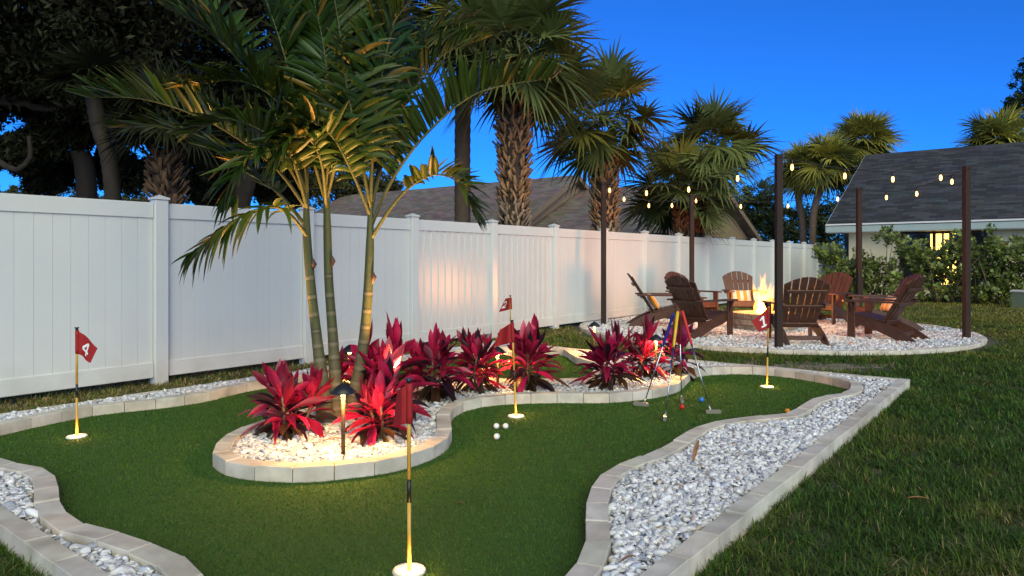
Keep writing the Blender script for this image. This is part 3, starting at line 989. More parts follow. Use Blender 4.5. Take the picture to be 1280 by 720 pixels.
sabal('far fan palm with curved bare trunk right of the near light pole', [gz(1003, 32), W(1004, 290, 32), W(998, 245, 32), W(1000, 225, 32)], .15, W(1000, 215, 32), 30, 1.1, .7, 27, boots=False, dark=1.35, warm=.75)
sabal('far fan palm with straight bare trunk between two other far palms', [gz(1016, 31), W(1017, 270, 31), W(1030, 222, 31)], .15, W(1034, 205, 31), 34, 1.2, .8, 28, boots=False, dark=1.4, warm=.75)
sabal('fan palm showing its crown over the right end of the charcoal ridge', [gz(1240, 40), W(1243, 250, 40), W(1246, 195, 40)], .17, W(1247, 178, 40), 36, 1.7, 1.0, 29, boots=False, dark=1.5, warm=.75)
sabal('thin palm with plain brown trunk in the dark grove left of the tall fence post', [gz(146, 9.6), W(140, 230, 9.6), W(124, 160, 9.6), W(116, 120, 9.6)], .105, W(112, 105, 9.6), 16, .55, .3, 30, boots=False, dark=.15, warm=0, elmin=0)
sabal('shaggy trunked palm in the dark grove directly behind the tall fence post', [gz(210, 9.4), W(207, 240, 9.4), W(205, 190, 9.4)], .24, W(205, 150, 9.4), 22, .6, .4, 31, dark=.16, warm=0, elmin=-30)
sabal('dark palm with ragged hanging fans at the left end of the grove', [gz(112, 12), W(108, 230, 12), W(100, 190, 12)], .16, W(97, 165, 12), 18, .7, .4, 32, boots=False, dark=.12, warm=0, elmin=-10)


# ------------------------------------------------------------------ broadleaf trees
def foliage(blobs, per, size, base, seed, spread=.26, cl=60):
    r = np.random.default_rng(seed)
    parts = []
    for (c, rad) in blobs:
        rad = np.array([rad, rad, rad * .8]) if np.isscalar(rad) else np.asarray(rad)
        nc = max(8, int(per / cl))
        d = unit(r.normal(size=(nc, 3))) * (r.random((nc, 1)) ** .45)
        cc = np.asarray(c) + d * rad
        tone = r.uniform(.55, 1.45, nc)
        P = (cc[:, None, :] + r.normal(0, spread * rad.mean() * .45, (nc, cl, 3))).reshape(-1, 3)
        n = len(P)
        a = unit(r.normal(size=(n, 3))); b_ = unit(np.cross(a, r.normal(size=(n, 3)) + np.array([0, 0, .6])))
        ln = (size * r.uniform(.6, 1.3, n))[:, None]; wd = ln * r.uniform(.28, .42, (n, 1))
        V = np.stack([P - a * ln, P + b_ * wd - a * ln * .1, P + a * ln, P - b_ * wd - a * ln * .1], 1).reshape(-1, 3)
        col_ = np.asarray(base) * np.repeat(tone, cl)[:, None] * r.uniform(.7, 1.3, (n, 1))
        parts.append((V, np.arange(len(V)).reshape(-1, 4), np.repeat(col_, 4, axis=0)))
    return join(parts)


def tree(label, base, limbs, blobs, per, size, col_, seed, cat='tree', group=None, cl=60, spread=.26, name='broadleaf_tree'):
    base = np.asarray(base, float)
    root = empty(name, base, 0, label, cat, group)
    mb = MB()
    for pts, r0, r1 in limbs:
        c = resample_n(catmull([np.asarray(p, float) - base for p in pts], 8), 24)
        c[1:-1] += np.random.default_rng(seed).normal(0, r1 * .5, (22, 3))
        mb.tube(c, list(np.linspace(r0, r1, 24)), 9, col=(.45, .42, .38))
    mb.build('trunk', M['bark'], root)
    V, Fc, Cc = foliage([(np.asarray(c) - base, r_) for c, r_ in blobs], per, size, col_, seed, spread, cl)
    big('crown', V, Fc, M['oakleaf'], root, cols=Cc)
    return root


oc = (.028, .029, .012)  # near-black leaf colour carries the backlit shade of the oak crowns
B1 = gz(-120, 11.0)
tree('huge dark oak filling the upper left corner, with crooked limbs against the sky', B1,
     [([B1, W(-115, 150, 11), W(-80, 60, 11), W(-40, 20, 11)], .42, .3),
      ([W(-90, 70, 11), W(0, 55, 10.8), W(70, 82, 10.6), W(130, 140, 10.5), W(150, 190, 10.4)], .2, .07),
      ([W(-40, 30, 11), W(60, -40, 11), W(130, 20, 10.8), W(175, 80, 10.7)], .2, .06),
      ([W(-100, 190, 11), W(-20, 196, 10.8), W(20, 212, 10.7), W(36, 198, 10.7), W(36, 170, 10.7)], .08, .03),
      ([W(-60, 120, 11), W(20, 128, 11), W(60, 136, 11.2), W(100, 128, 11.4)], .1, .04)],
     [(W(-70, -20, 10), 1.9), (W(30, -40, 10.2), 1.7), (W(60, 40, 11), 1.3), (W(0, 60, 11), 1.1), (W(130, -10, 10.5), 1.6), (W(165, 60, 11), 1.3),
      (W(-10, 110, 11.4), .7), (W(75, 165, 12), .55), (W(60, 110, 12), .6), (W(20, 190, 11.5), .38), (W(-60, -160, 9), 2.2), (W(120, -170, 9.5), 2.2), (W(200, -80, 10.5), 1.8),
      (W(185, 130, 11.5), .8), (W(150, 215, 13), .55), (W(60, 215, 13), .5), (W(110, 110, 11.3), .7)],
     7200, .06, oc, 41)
B2 = gz(300, 13.6)
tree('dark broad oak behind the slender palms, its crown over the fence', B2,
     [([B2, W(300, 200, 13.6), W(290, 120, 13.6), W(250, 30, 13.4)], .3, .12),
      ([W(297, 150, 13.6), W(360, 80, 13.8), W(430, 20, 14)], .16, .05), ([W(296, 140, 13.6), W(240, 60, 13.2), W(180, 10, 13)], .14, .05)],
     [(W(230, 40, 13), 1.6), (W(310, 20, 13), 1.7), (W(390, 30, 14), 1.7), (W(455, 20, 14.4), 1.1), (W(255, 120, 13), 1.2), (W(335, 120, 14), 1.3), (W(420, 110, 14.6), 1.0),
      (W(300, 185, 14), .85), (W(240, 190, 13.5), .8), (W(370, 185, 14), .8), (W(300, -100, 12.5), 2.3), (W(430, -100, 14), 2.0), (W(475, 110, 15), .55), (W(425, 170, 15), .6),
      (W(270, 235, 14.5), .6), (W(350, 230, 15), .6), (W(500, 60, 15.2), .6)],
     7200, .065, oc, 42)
B3 = gz(470, 40)
tree('olive green tree rising behind the brown roof at its left end', B3, [([B3, W(470, 260, 40), W(472, 225, 40)], .25, .1)],
     [(W(460, 225, 40), 1.5), (W(485, 240, 40), 1.2), (W(435, 240, 40), 1.4), (W(410, 225, 40), 1.5), (W(380, 240, 40), 1.4), (W(640, 250, 44), .1)], 2400, .13, (.075, .07, .022), 43)
for k, (px, Y, top, lab) in enumerate(((20, 34, 232, 'low rounded tree above the fence at the left edge'), (85, 37, 236, 'low rounded tree second from the left edge above the fence'), (160, 36, 240, 'low rounded tree above the fence left of the tall fence post'))):
    B = gz(px, Y)
    tree(lab, B, [([B, W(px, 280, Y), W(px, top + 25, Y)], .2, .1)], [(W(px - 18, top + 26, Y), 1.1), (W(px + 12, top + 20, Y), 1.2), (W(px + 38, top + 30, Y), 1.1), (W(px, top + 50, Y), 1.6)], 1500, .12, (.06, .065, .02), 50 + k)
B = gz(930, 38)
tree('rounded green tree beyond the fence between the low palm pair and far palms', B, [([B, W(938, 300, 38), W(940, 270, 38)], .2, .08)],
     [(W(935, 262, 38), 1.5), (W(955, 245, 38), 1.2), (W(962, 275, 38), 1.3), (W(925, 285, 38), 1.2), (W(945, 295, 38), 1.5)], 2200, .11, (.06, .08, .026), 61)
B = gz(1030, 42)
tree('dark leafy tree low down behind the bare trunks of the far palms', B, [([B, W(1030, 300, 42), W(1030, 280, 42)], .2, .1)],
     [(W(990, 285, 42), 1.4), (W(1020, 270, 42), 1.6), (W(1045, 285, 42), 1.7), (W(1062, 265, 42), 1.5), (W(970, 300, 42), 1.3), (W(1030, 300, 42), 1.6)], 2200, .12, (.04, .055, .02), 62)
B = gz(1300, 44)
tree('dark leafy tree cut by the right edge above the charcoal ridge', B, [([B, W(1300, 200, 44), W(1290, 130, 44)], .3, .1)],
     [(W(1292, 115, 44), 1.3), (W(1274, 132, 44), .85), (W(1300, 85, 44), 1.4), (W(1262, 140, 44), .5), (W(1310, 140, 44), 1.6)], 2000, .13, (.035, .05, .02), 63)

# ------------------------------------------------------------------ neighbour's house beyond the fence
hs = empty('neighbour_house', UV(25.2, -16.4), 0, 'brown shingled house with two tan gables beyond the white fence', 'house')
hb = np.array(UV(25.2, -16.4))


def uvl(u, v, z): return UV(u, v, z) - hb


ua, za, pit = 25.25, 4.885, .55
ue = 20.5
ze = za - (ua - ue) * pit
roof_slab('roof', [uvl(ue, -32, ze), uvl(ue, -16.1, ze), uvl(ua, -16.1, za), uvl(ua, -32, za)], .16, M['roofbrown'], hs)
roof_slab('roof', [uvl(2 * ua - ue, -16.1, ze), uvl(2 * ua - ue, -32, ze), uvl(ua, -32, za), uvl(ua, -16.1, za)], .16, M['roofbrown'], hs)
ub, zb, pb = 25.95, 4.30, .47
ueb = 21.35; zeb = zb - (ub - ueb) * pb
roof_slab('roof', [uvl(ueb, -16.6, zeb), uvl(ueb, -10.1, zeb), uvl(ub, -10.1, zb), uvl(ub, -16.6, zb)], .16, M['roofbrown'], hs)
roof_slab('roof', [uvl(2 * ub - ueb, -10.1, zeb), uvl(2 * ub - ueb, -16.6, zeb), uvl(ub, -16.6, zb), uvl(ub, -10.1, zb)], .16, M['roofbrown'], hs)
mb = MB()
mb.prism([uvl(21.2, -16.45, -.01), uvl(29.3, -16.45, -.01), uvl(29.3, -16.45, ze + .2), uvl(ua, -16.45, za - .2), uvl(21.2, -16.45, ze + .2)], -15 * np.array([NV[0], NV[1], 0]))
mb.build('wall', M['tan'], hs)
mb = MB()
mb.prism([uvl(21.9, -10.5, 2.12), uvl(30.0, -10.5, 2.12), uvl(ub, -10.5, zb - .19)], -5.8 * np.array([NV[0], NV[1], 0]))
for i in range(46):
    u = 21.95 + i * .175
    top = zb - .19 - abs(u - ub) * pb * 1.0 - .05
    if top > 2.16:
        mb.prism([uvl(u, -10.49, 2.13), uvl(u + .025, -10.49, 2.13), uvl(u + .025, -10.49, top), uvl(u, -10.49, top)], .02 * np.array([NV[0], NV[1], 0]))
mb.build('gable', M['tan'], hs)
mb = MB(); mb.prism([uvl(22.0, -10.55, -.01), uvl(29.9, -10.55, -.01), uvl(29.9, -10.55, 2.11), uvl(22.0, -10.55, 2.11)], -5.7 * np.array([NV[0], NV[1], 0]))
mb.build('wall', M['trimwhite'], hs)
for (uc, zc, ue_, ze_, vv) in ((ua, za, ue, ze, -16.1), (ub, zb, ueb, zeb, -10.1)):
    for sg in (1, -1):
        e = uc + sg * (ue_ - uc)
        mb = MB(); mb.prism([uvl(uc, vv, zc - .01), uvl(e, vv, ze_ - .01), uvl(e, vv, ze_ - .23), uvl(uc, vv, zc - .23)], .03 * np.array([NV[0], NV[1], 0])); mb.build('fascia', M['tanfascia'], hs)
mb = MB(); mb.prism([uvl(25.3, -10.52, 1.62), uvl(26.7, -10.52, 1.62), uvl(26.7, -10.52, 1.90), uvl(25.3, -10.52, 1.90)], .03 * np.array([NV[0], NV[1], 0])); mb.build('vent', M['frame'], hs)

# ------------------------------------------------------------------ the house on the right
EU, EV, EZ = 26.6, -6.5, 2.49
RU, RZ = 33.2, 5.78
house = empty('cream_house', UV(27.3, -6), 0, 'cream house with charcoal shingle roof and a lit window behind the hedge', 'house')
hb = np.array(UV(27.3, -6))
VR = 8.0
roof_slab('roof', [uvl(EU, EV, EZ), uvl(EU, VR, EZ), uvl(RU, VR, RZ), uvl(RU, EV, RZ)], .1, M['roofdark'], house)
roof_slab('roof', [uvl(2 * RU - EU, VR, EZ), uvl(2 * RU - EU, EV, EZ), uvl(RU, EV, RZ), uvl(RU, VR, RZ)], .1, M['roofdark'], house)
d3 = np.array([D[0], D[1], 0]); n3 = np.array([NV[0], NV[1], 0])
mb = MB(); mb.prism([uvl(EU - .03, EV, EZ - .035), uvl(EU - .03, VR, EZ - .035), uvl(EU - .03, VR, EZ + .02), uvl(EU - .03, EV, EZ + .02)], -.03 * d3); mb.build('drip_edge', M['trimwhite'], house)
mb = MB(); mb.prism([uvl(EU, EV, EZ - .27), uvl(EU, VR, EZ - .27), uvl(EU, VR, EZ - .06), uvl(EU, EV, EZ - .06)], -.03 * d3); mb.build('fascia', M['teal'], house)
mb = MB(); mb.prism([uvl(EU + .005, EV, EZ - .29), uvl(27.3, EV, EZ - .29), uvl(27.3, VR, EZ - .29), uvl(EU + .005, VR, EZ - .29)], np.array([0, 0, .03])); mb.build('soffit', M['trimwhite'], house)
mb = MB()
sl = (RZ - EZ) / (RU - EU)
mb.prism([uvl(27.3, -5.9, -.01), uvl(27.3, -5.9, EZ + .7 * sl - .2), uvl(RU, -5.9, RZ - .2), uvl(2 * RU - 27.3, -5.9, EZ + .7 * sl - .2), uvl(2 * RU - 27.3, -5.9, -.01)], 13.6 * n3)
mb.build('wall', M['cream'], house)
mb = MB(); mb.prism([uvl(EU, EV, EZ - .02), uvl(RU, EV, RZ - .02), uvl(RU, EV, RZ - .2), uvl(EU, EV, EZ - .25)], -.03 * n3); mb.build('fascia', M['teal'], house)
va, vb2 = v_at(1128, 27.3), v_at(1232, 27.3)
mb = MB()
wn = 5
xs = [va + (vb2 - va) * i / wn for i in range(wn + 1)]
z0, z1 = .35, 2.16
for i, x in enumerate(xs):
    mb.prism([uvl(27.295, x - .05, z0), uvl(27.295, x + .05, z0), uvl(27.295, x + .05, z1), uvl(27.295, x - .05, z1)], -.09 * d3)
for z in (z0, z1):
    mb.prism([uvl(27.293, va - .05, z - .04), uvl(27.293, vb2 + .05, z - .04), uvl(27.293, vb2 + .05, z + .05), uvl(27.293, va - .05, z + .05)], -.085 * d3)
wo = mb.build('window', M['frame'], house)
lv0, lv1, lv2, lv3 = v_at(1163, 27.25), v_at(1177, 27.25), v_at(1180, 27.25), v_at(1195, 27.25)
lit = [(lv0, lv1), (lv2, lv3)]
mb = MB()
for i in range(wn):
    mb.prism([uvl(27.29, xs[i] + .05, z0), uvl(27.29, xs[i + 1] - .05, z0), uvl(27.29, xs[i + 1] - .05, z1), uvl(27.29, xs[i] + .05, z1)], -.02 * d3)
mb.build('pane', M['darkpane'], wo)
for a, b_ in lit:
    mb = MB(); mb.prism([uvl(27.265, a, z0 + .05), uvl(27.265, b_, z0 + .05), uvl(27.265, b_, z1 - .05), uvl(27.265, a, z1 - .05)], -.012 * d3); mb.build('lit_pane', M['litpane'], wo)


# ------------------------------------------------------------------ hedge
def hedge(label, u0, u1, v0, v1, topf, n, seed):
    r = np.random.default_rng(seed)
    base = np.array(UV((u0 + u1) / 2, (v0 + v1) / 2))
    root = empty('hedge', base, 0, label, 'hedge')
    parts = []
    cl = 11
    nc = n // cl
    vv = r.uniform(v0, v1, nc); uu = r.uniform(u0, u1, nc)
    tp = topf(vv) + r.normal(0, .07, nc)
    zz = .06 + (tp - .06) * r.random(nc) ** .8
    keep = vnoise(np.stack([vv * 1.0, zz * 1.0 + uu * .4], 1), 2.3, seed) > .26
    vv, uu, zz = vv[keep], uu[keep], zz[keep]; nc = len(vv)
    tone = r.uniform(.6, 1.35, nc)
    P0 = np.stack([uu, vv, zz], 1)
    # rosettes of paddle leaves
    ax = unit(np.stack([r.normal(-.5, .5, nc), r.normal(0, .6, nc), r.uniform(.2, 1, nc)], 1))
    a = r.uniform(0, 2 * math.pi, (nc, cl))
    t1 = unit(np.cross(ax, [0, 0, 1.0]) + 1e-4); t2 = np.cross(ax, t1)
    dirs = unit(np.cos(a)[..., None] * t1[:, None] + np.sin(a)[..., None] * t2[:, None] + ax[:, None] * r.uniform(-.1, .9, (nc, cl, 1)))
    ln = r.uniform(.075, .125, (nc, cl, 1))
    c = P0[:, None, :] + ax[:, None, :] * r.uniform(-.12, .06, (nc, cl, 1)) + dirs * .02
    sd = unit(np.cross(dirs, ax[:, None, :] + r.normal(0, .2, (nc, cl, 3)))) * ln * .36
    q0 = c; q1 = c + dirs * ln * .45; q2 = c + dirs * ln * .85; q3 = c + dirs * ln
    V = np.stack([q0, q1 + sd * .85, q2 + sd * .8, q3, q2 - sd * .8, q1 - sd * .85], 2).reshape(-1, 3)
    m = nc * cl
    colr = np.array([.155, .20, .040]) * np.repeat(tone, cl)[:, None] * r.uniform(.7, 1.35, (m, 1))
    ye = r.random(m) < .02; colr[ye] = (.28, .2, .03)
    cols = np.repeat(colr, 6, axis=0)
    xyz = np.concatenate([V[:, :1] * D + V[:, 1:2] * NV, V[:, 2:]], 1) - base
    Fc = np.arange(m * 6).reshape(m, 6)
    big('foliage', xyz, Fc, M['hedge'], root, cols=cols)
    mb = MB()
    for i in range(int((v1 - v0) * 9)):
        v = r.uniform(v0 + .1, v1 - .1); u = r.uniform(u0 + .2, u1 - .2); t = topf(np.array([v]))[0] * r.uniform(.6, .9)
        b = UV(u, v, -.02) - base
        e = UV(u + r.normal(0, .25), v + r.normal(0, .3), t) - base
        mb.tube([b, (b + e) / 2 + r.normal(0, .06, 3), e], [.02, .014, .006], 5)
    mb.build('stem', M['stem'], root)
    return root


hv0, hv1, hv2 = v_at(1022, 23.8), v_at(1070, 23.7), 1.6


def topA(v): return 1.62 + .08 * np.sin(v * 9) - .25 * (v > hv1 - .5)
vwin = v_at(1180, 23.7)
def topB(v): return 1.93 - .3 * np.exp(-((v - vwin) / .55) ** 2) + .18 * np.sin(v * 2.9 + 1.0) + .12 * np.sin(v * 7.3) - .25 * (v < hv1 + .5)


hedge('low leafy hedge shrub touching the end of the white fence', 23.3, 24.3, hv0, hv1, topA, 5200, 71)
hedge('tall clusia hedge with gaps in front of the cream wall', 23.1, 24.3, hv1 + .1, hv2, topB, 23000, 72)

# utility box and AC unit by the hedge
ub_p = G(1279, 385)
box = empty('utility_box', ub_p, R(38), 'small green utility box with pale lid on the lawn at the right edge', 'utility box')
mb = MB(); mb.box(-.22, .22, -.2, .2, -.02, .40, bev=.012); mb.build('body', M['boxgreen'], box)
mb = MB(); mb.box(-.245, .245, -.225, .225, .40, .46, bev=.015); mb.build('lid', M['boxlid'], box)
ac_p = np.array(UV(25.0, v_at(1186, 25.0)))
ac = empty('metal_unit', ac_p, math.atan2(D[1], D[0]), 'low grey metal unit glimpsed through the bottom gap of the hedge', 'metal unit')
mb = MB(); mb.box(-.3, .3, -.45, .45, 0, .07, bev=.01); mb.box(-.28, .28, -.43, .43, .40, .47, bev=.01)
for sx in (-.27, .23):
    for sy in (-.42, .38): mb.box(sx, sx + .04, sy, sy + .04, .07, .40)
mb.build('casing', M['acgrey'], ac)
mb = MB()
for i in range(9): mb.box(-.24, .24, -.40, .40, .09 + i * .034, .10 + i * .034)
mb.build('louvre', M['frame'], ac)

# ------------------------------------------------------------------ cordylines
def cordyline(px, Y, height, spread, label, seed, stems=3, tone=1.0, purple=0.0, leaves=36):
    r = np.random.default_rng(seed)
    base = np.array([(px - 640) / F * Y, Y, .04])
    root = empty('cordyline_plant', base, 0, label, 'plant', 'red cordyline plants in the gravel beds')
    parts = []; mb = MB()
    for sidx in range(stems):
        az = 2 * math.pi * sidx / stems + r.uniform(0, 1)
        off = np.array([math.cos(az), math.sin(az), 0]) * .05 * (stems > 1)
        sh = height * r.uniform(.42, .66) * (1.0 if sidx else 1.1)
        tip = np.array([math.cos(az), math.sin(az), 0]) * r.uniform(.04, .13) * spread / .3 + np.array([0, 0, sh])
        mb.tube([off + np.array([0, 0, -.03]), (off + tip) / 2 + r.normal(0, .01, 3), tip], [.013, .011, .009], 7)
        n = leaves
        f = np.linspace(0, 1, n)                       # 0 lowest leaf .. 1 youngest
        la = np.arange(n) * 2.39996 + r.uniform(0, 6) + r.normal(0, .35, n)
        el = R(-22) + R(104) * f ** .75 + r.normal(0, .24, n)
        p = off + (tip - off) * (.25 + .75 * f)[:, None]
        d = np.stack([np.cos(la) * np.cos(el), np.sin(la) * np.cos(el), np.sin(el)], 1)
        ln = (height * .54) * (.62 + .5 * np.sin(math.pi * (.15 + .75 * f))) * r.uniform(.68, 1.2, n)
        s = 8; q = np.linspace(0, 1, s)
        C = p[:, None, :] + d[:, None, :] * (ln[:, None] * q[None])[..., None]
        dr = np.interp(f, [0, .4, 1], [.55, .4, .08]) * r.uniform(.5, 1.5, n)
        C[..., 2] -= (dr * ln)[:, None] * (q ** 2)[None]
        C -= d[:, None, :] * ((dr * ln * .3)[:, None] * (q ** 3)[None])[..., None]
        sd = unit(np.cross(d, np.array([0, 0, 1.0]) + r.normal(0, .25, (n, 3))))
        nr = np.cross(sd, d)
        wp = np.array([.22, .30, .62, .92, 1.0, .8, .42, .02])
        wd = .031 * height / .6 * r.uniform(.8, 1.2, n)
        S = sd[:, None, :] * (wd[:, None] * wp[None])[..., None]
        tw = r.normal(0, .6, n)                        # twist along the leaf
        ang = tw[:, None] * q[None]
        S = S * np.cos(ang)[..., None] + nr[:, None, :] * (wd[:, None] * wp[None] * np.sin(ang))[..., None]
        fold = -np.sign(nr[:, 2:3])[:, None, :] * nr[:, None, :] * (wd[:, None] * wp[None] * .55)[..., None]
        V, Fc = ribbons(C, S, 3, fold)
        hot = np.array([.60, .016, .085]); mid = np.array([.38, .012, .050]); dk = np.array([.035, .012, .022]); old = np.array([.10, .045, .02]); pu = np.array([.19, .01, .09])
        u = r.random(n)
        cl = np.where((u < .52)[:, None], hot * r.uniform(.5, 1.2, (n, 1)) * np.array([1, 1, 1]) + (r.random((n, 1)) < .1) * np.array([.1, .12, .12]), np.where((u < .84)[:, None], mid * r.uniform(.5, 1.2, (n, 1)), dk))
        cl = cl * (1 - purple) + pu * purple * (cl.sum(1, keepdims=True) / .5)
        lo = (f < .2)
        cl[lo] = np.where((r.random(lo.sum()) < .5)[:, None], old, np.array([.045, .03, .018])) * r.uniform(.7, 1.3, (lo.sum(), 1))
        cl *= tone
        Cc = np.repeat(cl[:, None, :], s * 3, axis=1)
        stripe = r.uniform(.45, 1.1, (n, 1)); edge = np.stack([np.full((n, 1), 1.2), stripe, np.full((n, 1), 1.0)], 2).repeat(s, axis=1).reshape(n, s * 3, 1)
        Cc = (Cc * edge).reshape(-1, 3)
        parts.append((V, Fc, Cc))
    V, Fc, Cc = join(parts)
    big('foliage', V, Fc, M['cordy'], root, cols=Cc, smooth=True)
    mb.build('stem', M['stem'], root)
    return root


cordyline(362, 4.67, .55, .42, 'broad red cordyline with dark drooping leaf at the left tip of the island', 81, stems=4)
cordyline(478, 4.58, .55, .34, 'scarlet cordyline right of the near path light, behind the front flag', 82, stems=3)
cordyline(432, 5.75, .50, .3, 'half hidden red cordyline standing behind the slender palm trunks', 83, stems=2, leaves=28)
cordyline(480, 5.25, .72, .34, 'tallest pointed red cordyline just right of the slender palms', 84, stems=3, tone=1.0)
cordyline(540, 5.86, .66, .36, 'leafy crimson cordyline between the slender palms and the glowing fence patch', 85, stems=3, tone=1.0)
cordyline(594, 6.2, .60, .3, 'crimson cordyline with a dark stalk left of the nearest twin flags', 86, stems=3, tone=1.0)
cordyline(662, 6.32, .66, .34, 'crimson cordyline right behind the pole of the middle flag', 87, stems=3, tone=1.0)
cordyline(757, 6.4, .62, .32, 'dark crimson cordyline in front of the farthest path light', 88, stems=3, tone=.9, purple=.15)
cordyline(801, 7.0, .60, .3, 'red cordyline glowing from below beside the capped path light near the putters', 89, stems=3, tone=.95, purple=.15)
cordyline(846, 7.1, .56, .3, 'purple cordyline directly behind the leaning putters', 90, stems=2, tone=.9, purple=.65, leaves=28)

# ------------------------------------------------------------------ lamps
def light(name, kind, loc, energy, col_, radius=.03, parent=None, **kw):
    l = bpy.data.lights.new(name, kind); l.energy = energy; l.color = col_
    if kind in ('POINT', 'SPOT'): l.shadow_soft_size = radius
    for k, v in kw.items(): setattr(l, k, v)
    o = bpy.data.objects.new(name, l); COL.objects.link(o); o.location = [float(q) for q in loc]
    if parent is not None: o.parent = parent
    return o


WARM = (1, .50, .13)


def path_light(p, label, e=4.0, h=.42):
    root = empty('path_light', p, 0, label, 'path light', 'black capped path lights')
    mb = MB(); mb.tube([(0, 0, -.05), (0, 0, h - .05)], .0125, 12); mb.build('pole', M['bronze'], root)
    mb = MB(); mb.lathe([(.078, h - .035), (.080, h - .032), (.045, h - .002), (.016, h + .018), (.008, h + .024), (.0001, h + .026)], 28, caps=False)
    mb.lathe([(.077, h - .036), (.044, h - .006), (.014, h + .010), (.0001, h + .012)], 28, caps=False); mb.build('cap', M['black'], root)
    mb = MB(); mb.lathe([(.0128, h - .052), (.017, h - .048), (.017, h - .022), (.0001, h - .020)], 16); mb.build('lens', M['lens'], root)
    for k in range(3):
        a = 2 * math.pi * k / 3 + .4
        light('lamp', 'POINT', (.060 * math.cos(a), .060 * math.sin(a), h - .030), .85 * e / 3, WARM, .008, root)
    return root


path_light(G(429, 571, .05), 'nearest path light with black cap, in front of the slender palm trunks', 24.0)
path_light(np.array([(437 - 640) / F * 6.05, 6.05, .05]), 'path light half hidden behind the slender palm trunks', 18.0)
path_light(np.array([(743 - 640) / F * 8.55, 8.55, .03]), 'farthest path light, near the base of the leftmost light pole', 22.0, h=.42)
path_light(G(820, 474, .05), 'path light beside the leaning putters, pale gravel lit around it', 26.0)
path_light(np.array([(622 - 640) / F * 6.42, 6.42, .05]), 'path light hidden among crimson leaves behind the middle flag', 26.0, h=.36)


def uplight(p, aim, label, e):
    root = empty('garden_uplight', p, 0, label, 'garden light', 'small uplights hidden among the plants')
    d = unit(np.asarray(aim) - np.asarray(p) - np.array([0, 0, .08]))
    mb = MB(); mb.tube([(0, 0, -.04), (0, 0, .05)], .006, 8); mb.build('stake', M['black'], root)
    a = np.array([0, 0, .055])
    mb = MB(); mb.tube([a - d * .015, a + d * .055, a + d * .075], [.018, .026, .028], 14, cap=False); mb.build('housing', M['black'], root)
    mb = MB(); mb.tube([a + d * .05, a + d * .054], [.024, .024], 14); mb.build('lens', M['lens'], root)
    s = light('spot', 'SPOT', a + d * .082, e, WARM, .02, root, spot_size=R(58), spot_blend=.8)
    s.rotation_euler = Vector(d).to_track_quat('-Z', 'Y').to_euler()
    return root


uplight(np.array([(332 - 640) / F * 4.95, 4.95, .06]), (-1.75, 5.1, 2.4), 'small black uplight tucked behind the broad red cordyline', 230)
uplight(np.array([(486 - 640) / F * 4.95, 4.95, .06]), (-.92, 5.15, 2.2), 'small black uplight behind the scarlet cordyline near the front flag', 230)
uplight(G(800, 474, .05), W(800, 420, 7.0), 'small black uplight under the red cordyline near the putters', 4)

# ------------------------------------------------------------------ golf cups, flags, balls, putters
def arc(cx, cy, rx, ry, a0, a1, n=14):
    return [(cx + rx * math.cos(R(a0 + (a1 - a0) * k / n)), cy + ry * math.sin(R(a0 + (a1 - a0) * k / n))) for k in range(n + 1)]


STROKES = {'4': [[(.56, 1.0), (0, .36)], [(-.04, .30), (.80, .30)], [(.56, 1.03), (.56, 0)]],
           '1': [[(.40, 0), (.40, 1.0)], [(.42, .98), (.12, .78)], [(.10, .05), (.70, .05)]],
           '2': [arc(.33, .70, .28, .26, 165, -40) + [(.04, .07)], [(0, .07), (.66, .07)]],
           '3': [arc(.32, .74, .27, .21, 150, -85), arc(.31, .29, .31, .24, 85, -150)]}


def digit_mesh(ch):
    """bold numeral as narrow strips of small quads, so that it lies on the folds of the cloth"""
    V = []; Fs = []
    for line in STROKES[ch]:
        P_ = resample(np.array(line), .05)
        for i in range(len(P_)):
            t = unit(P_[min(i + 1, len(P_) - 1)] - P_[max(i - 1, 0)]); nn = np.array([-t[1], t[0]])
            for k in (-1, 0, 1): V.append([*(P_[i] + nn * .085 * k), 0])
        b_ = len(V) - 3 * len(P_)
        for i in range(len(P_) - 1):
            for k in range(2): Fs.append((b_ + i * 3 + k, b_ + i * 3 + k + 1, b_ + i * 3 + 4 + k, b_ + i * 3 + 3 + k))
    V = np.array(V); V[:, 0] -= .36; V[:, 1] -= .5
    return V, Fs


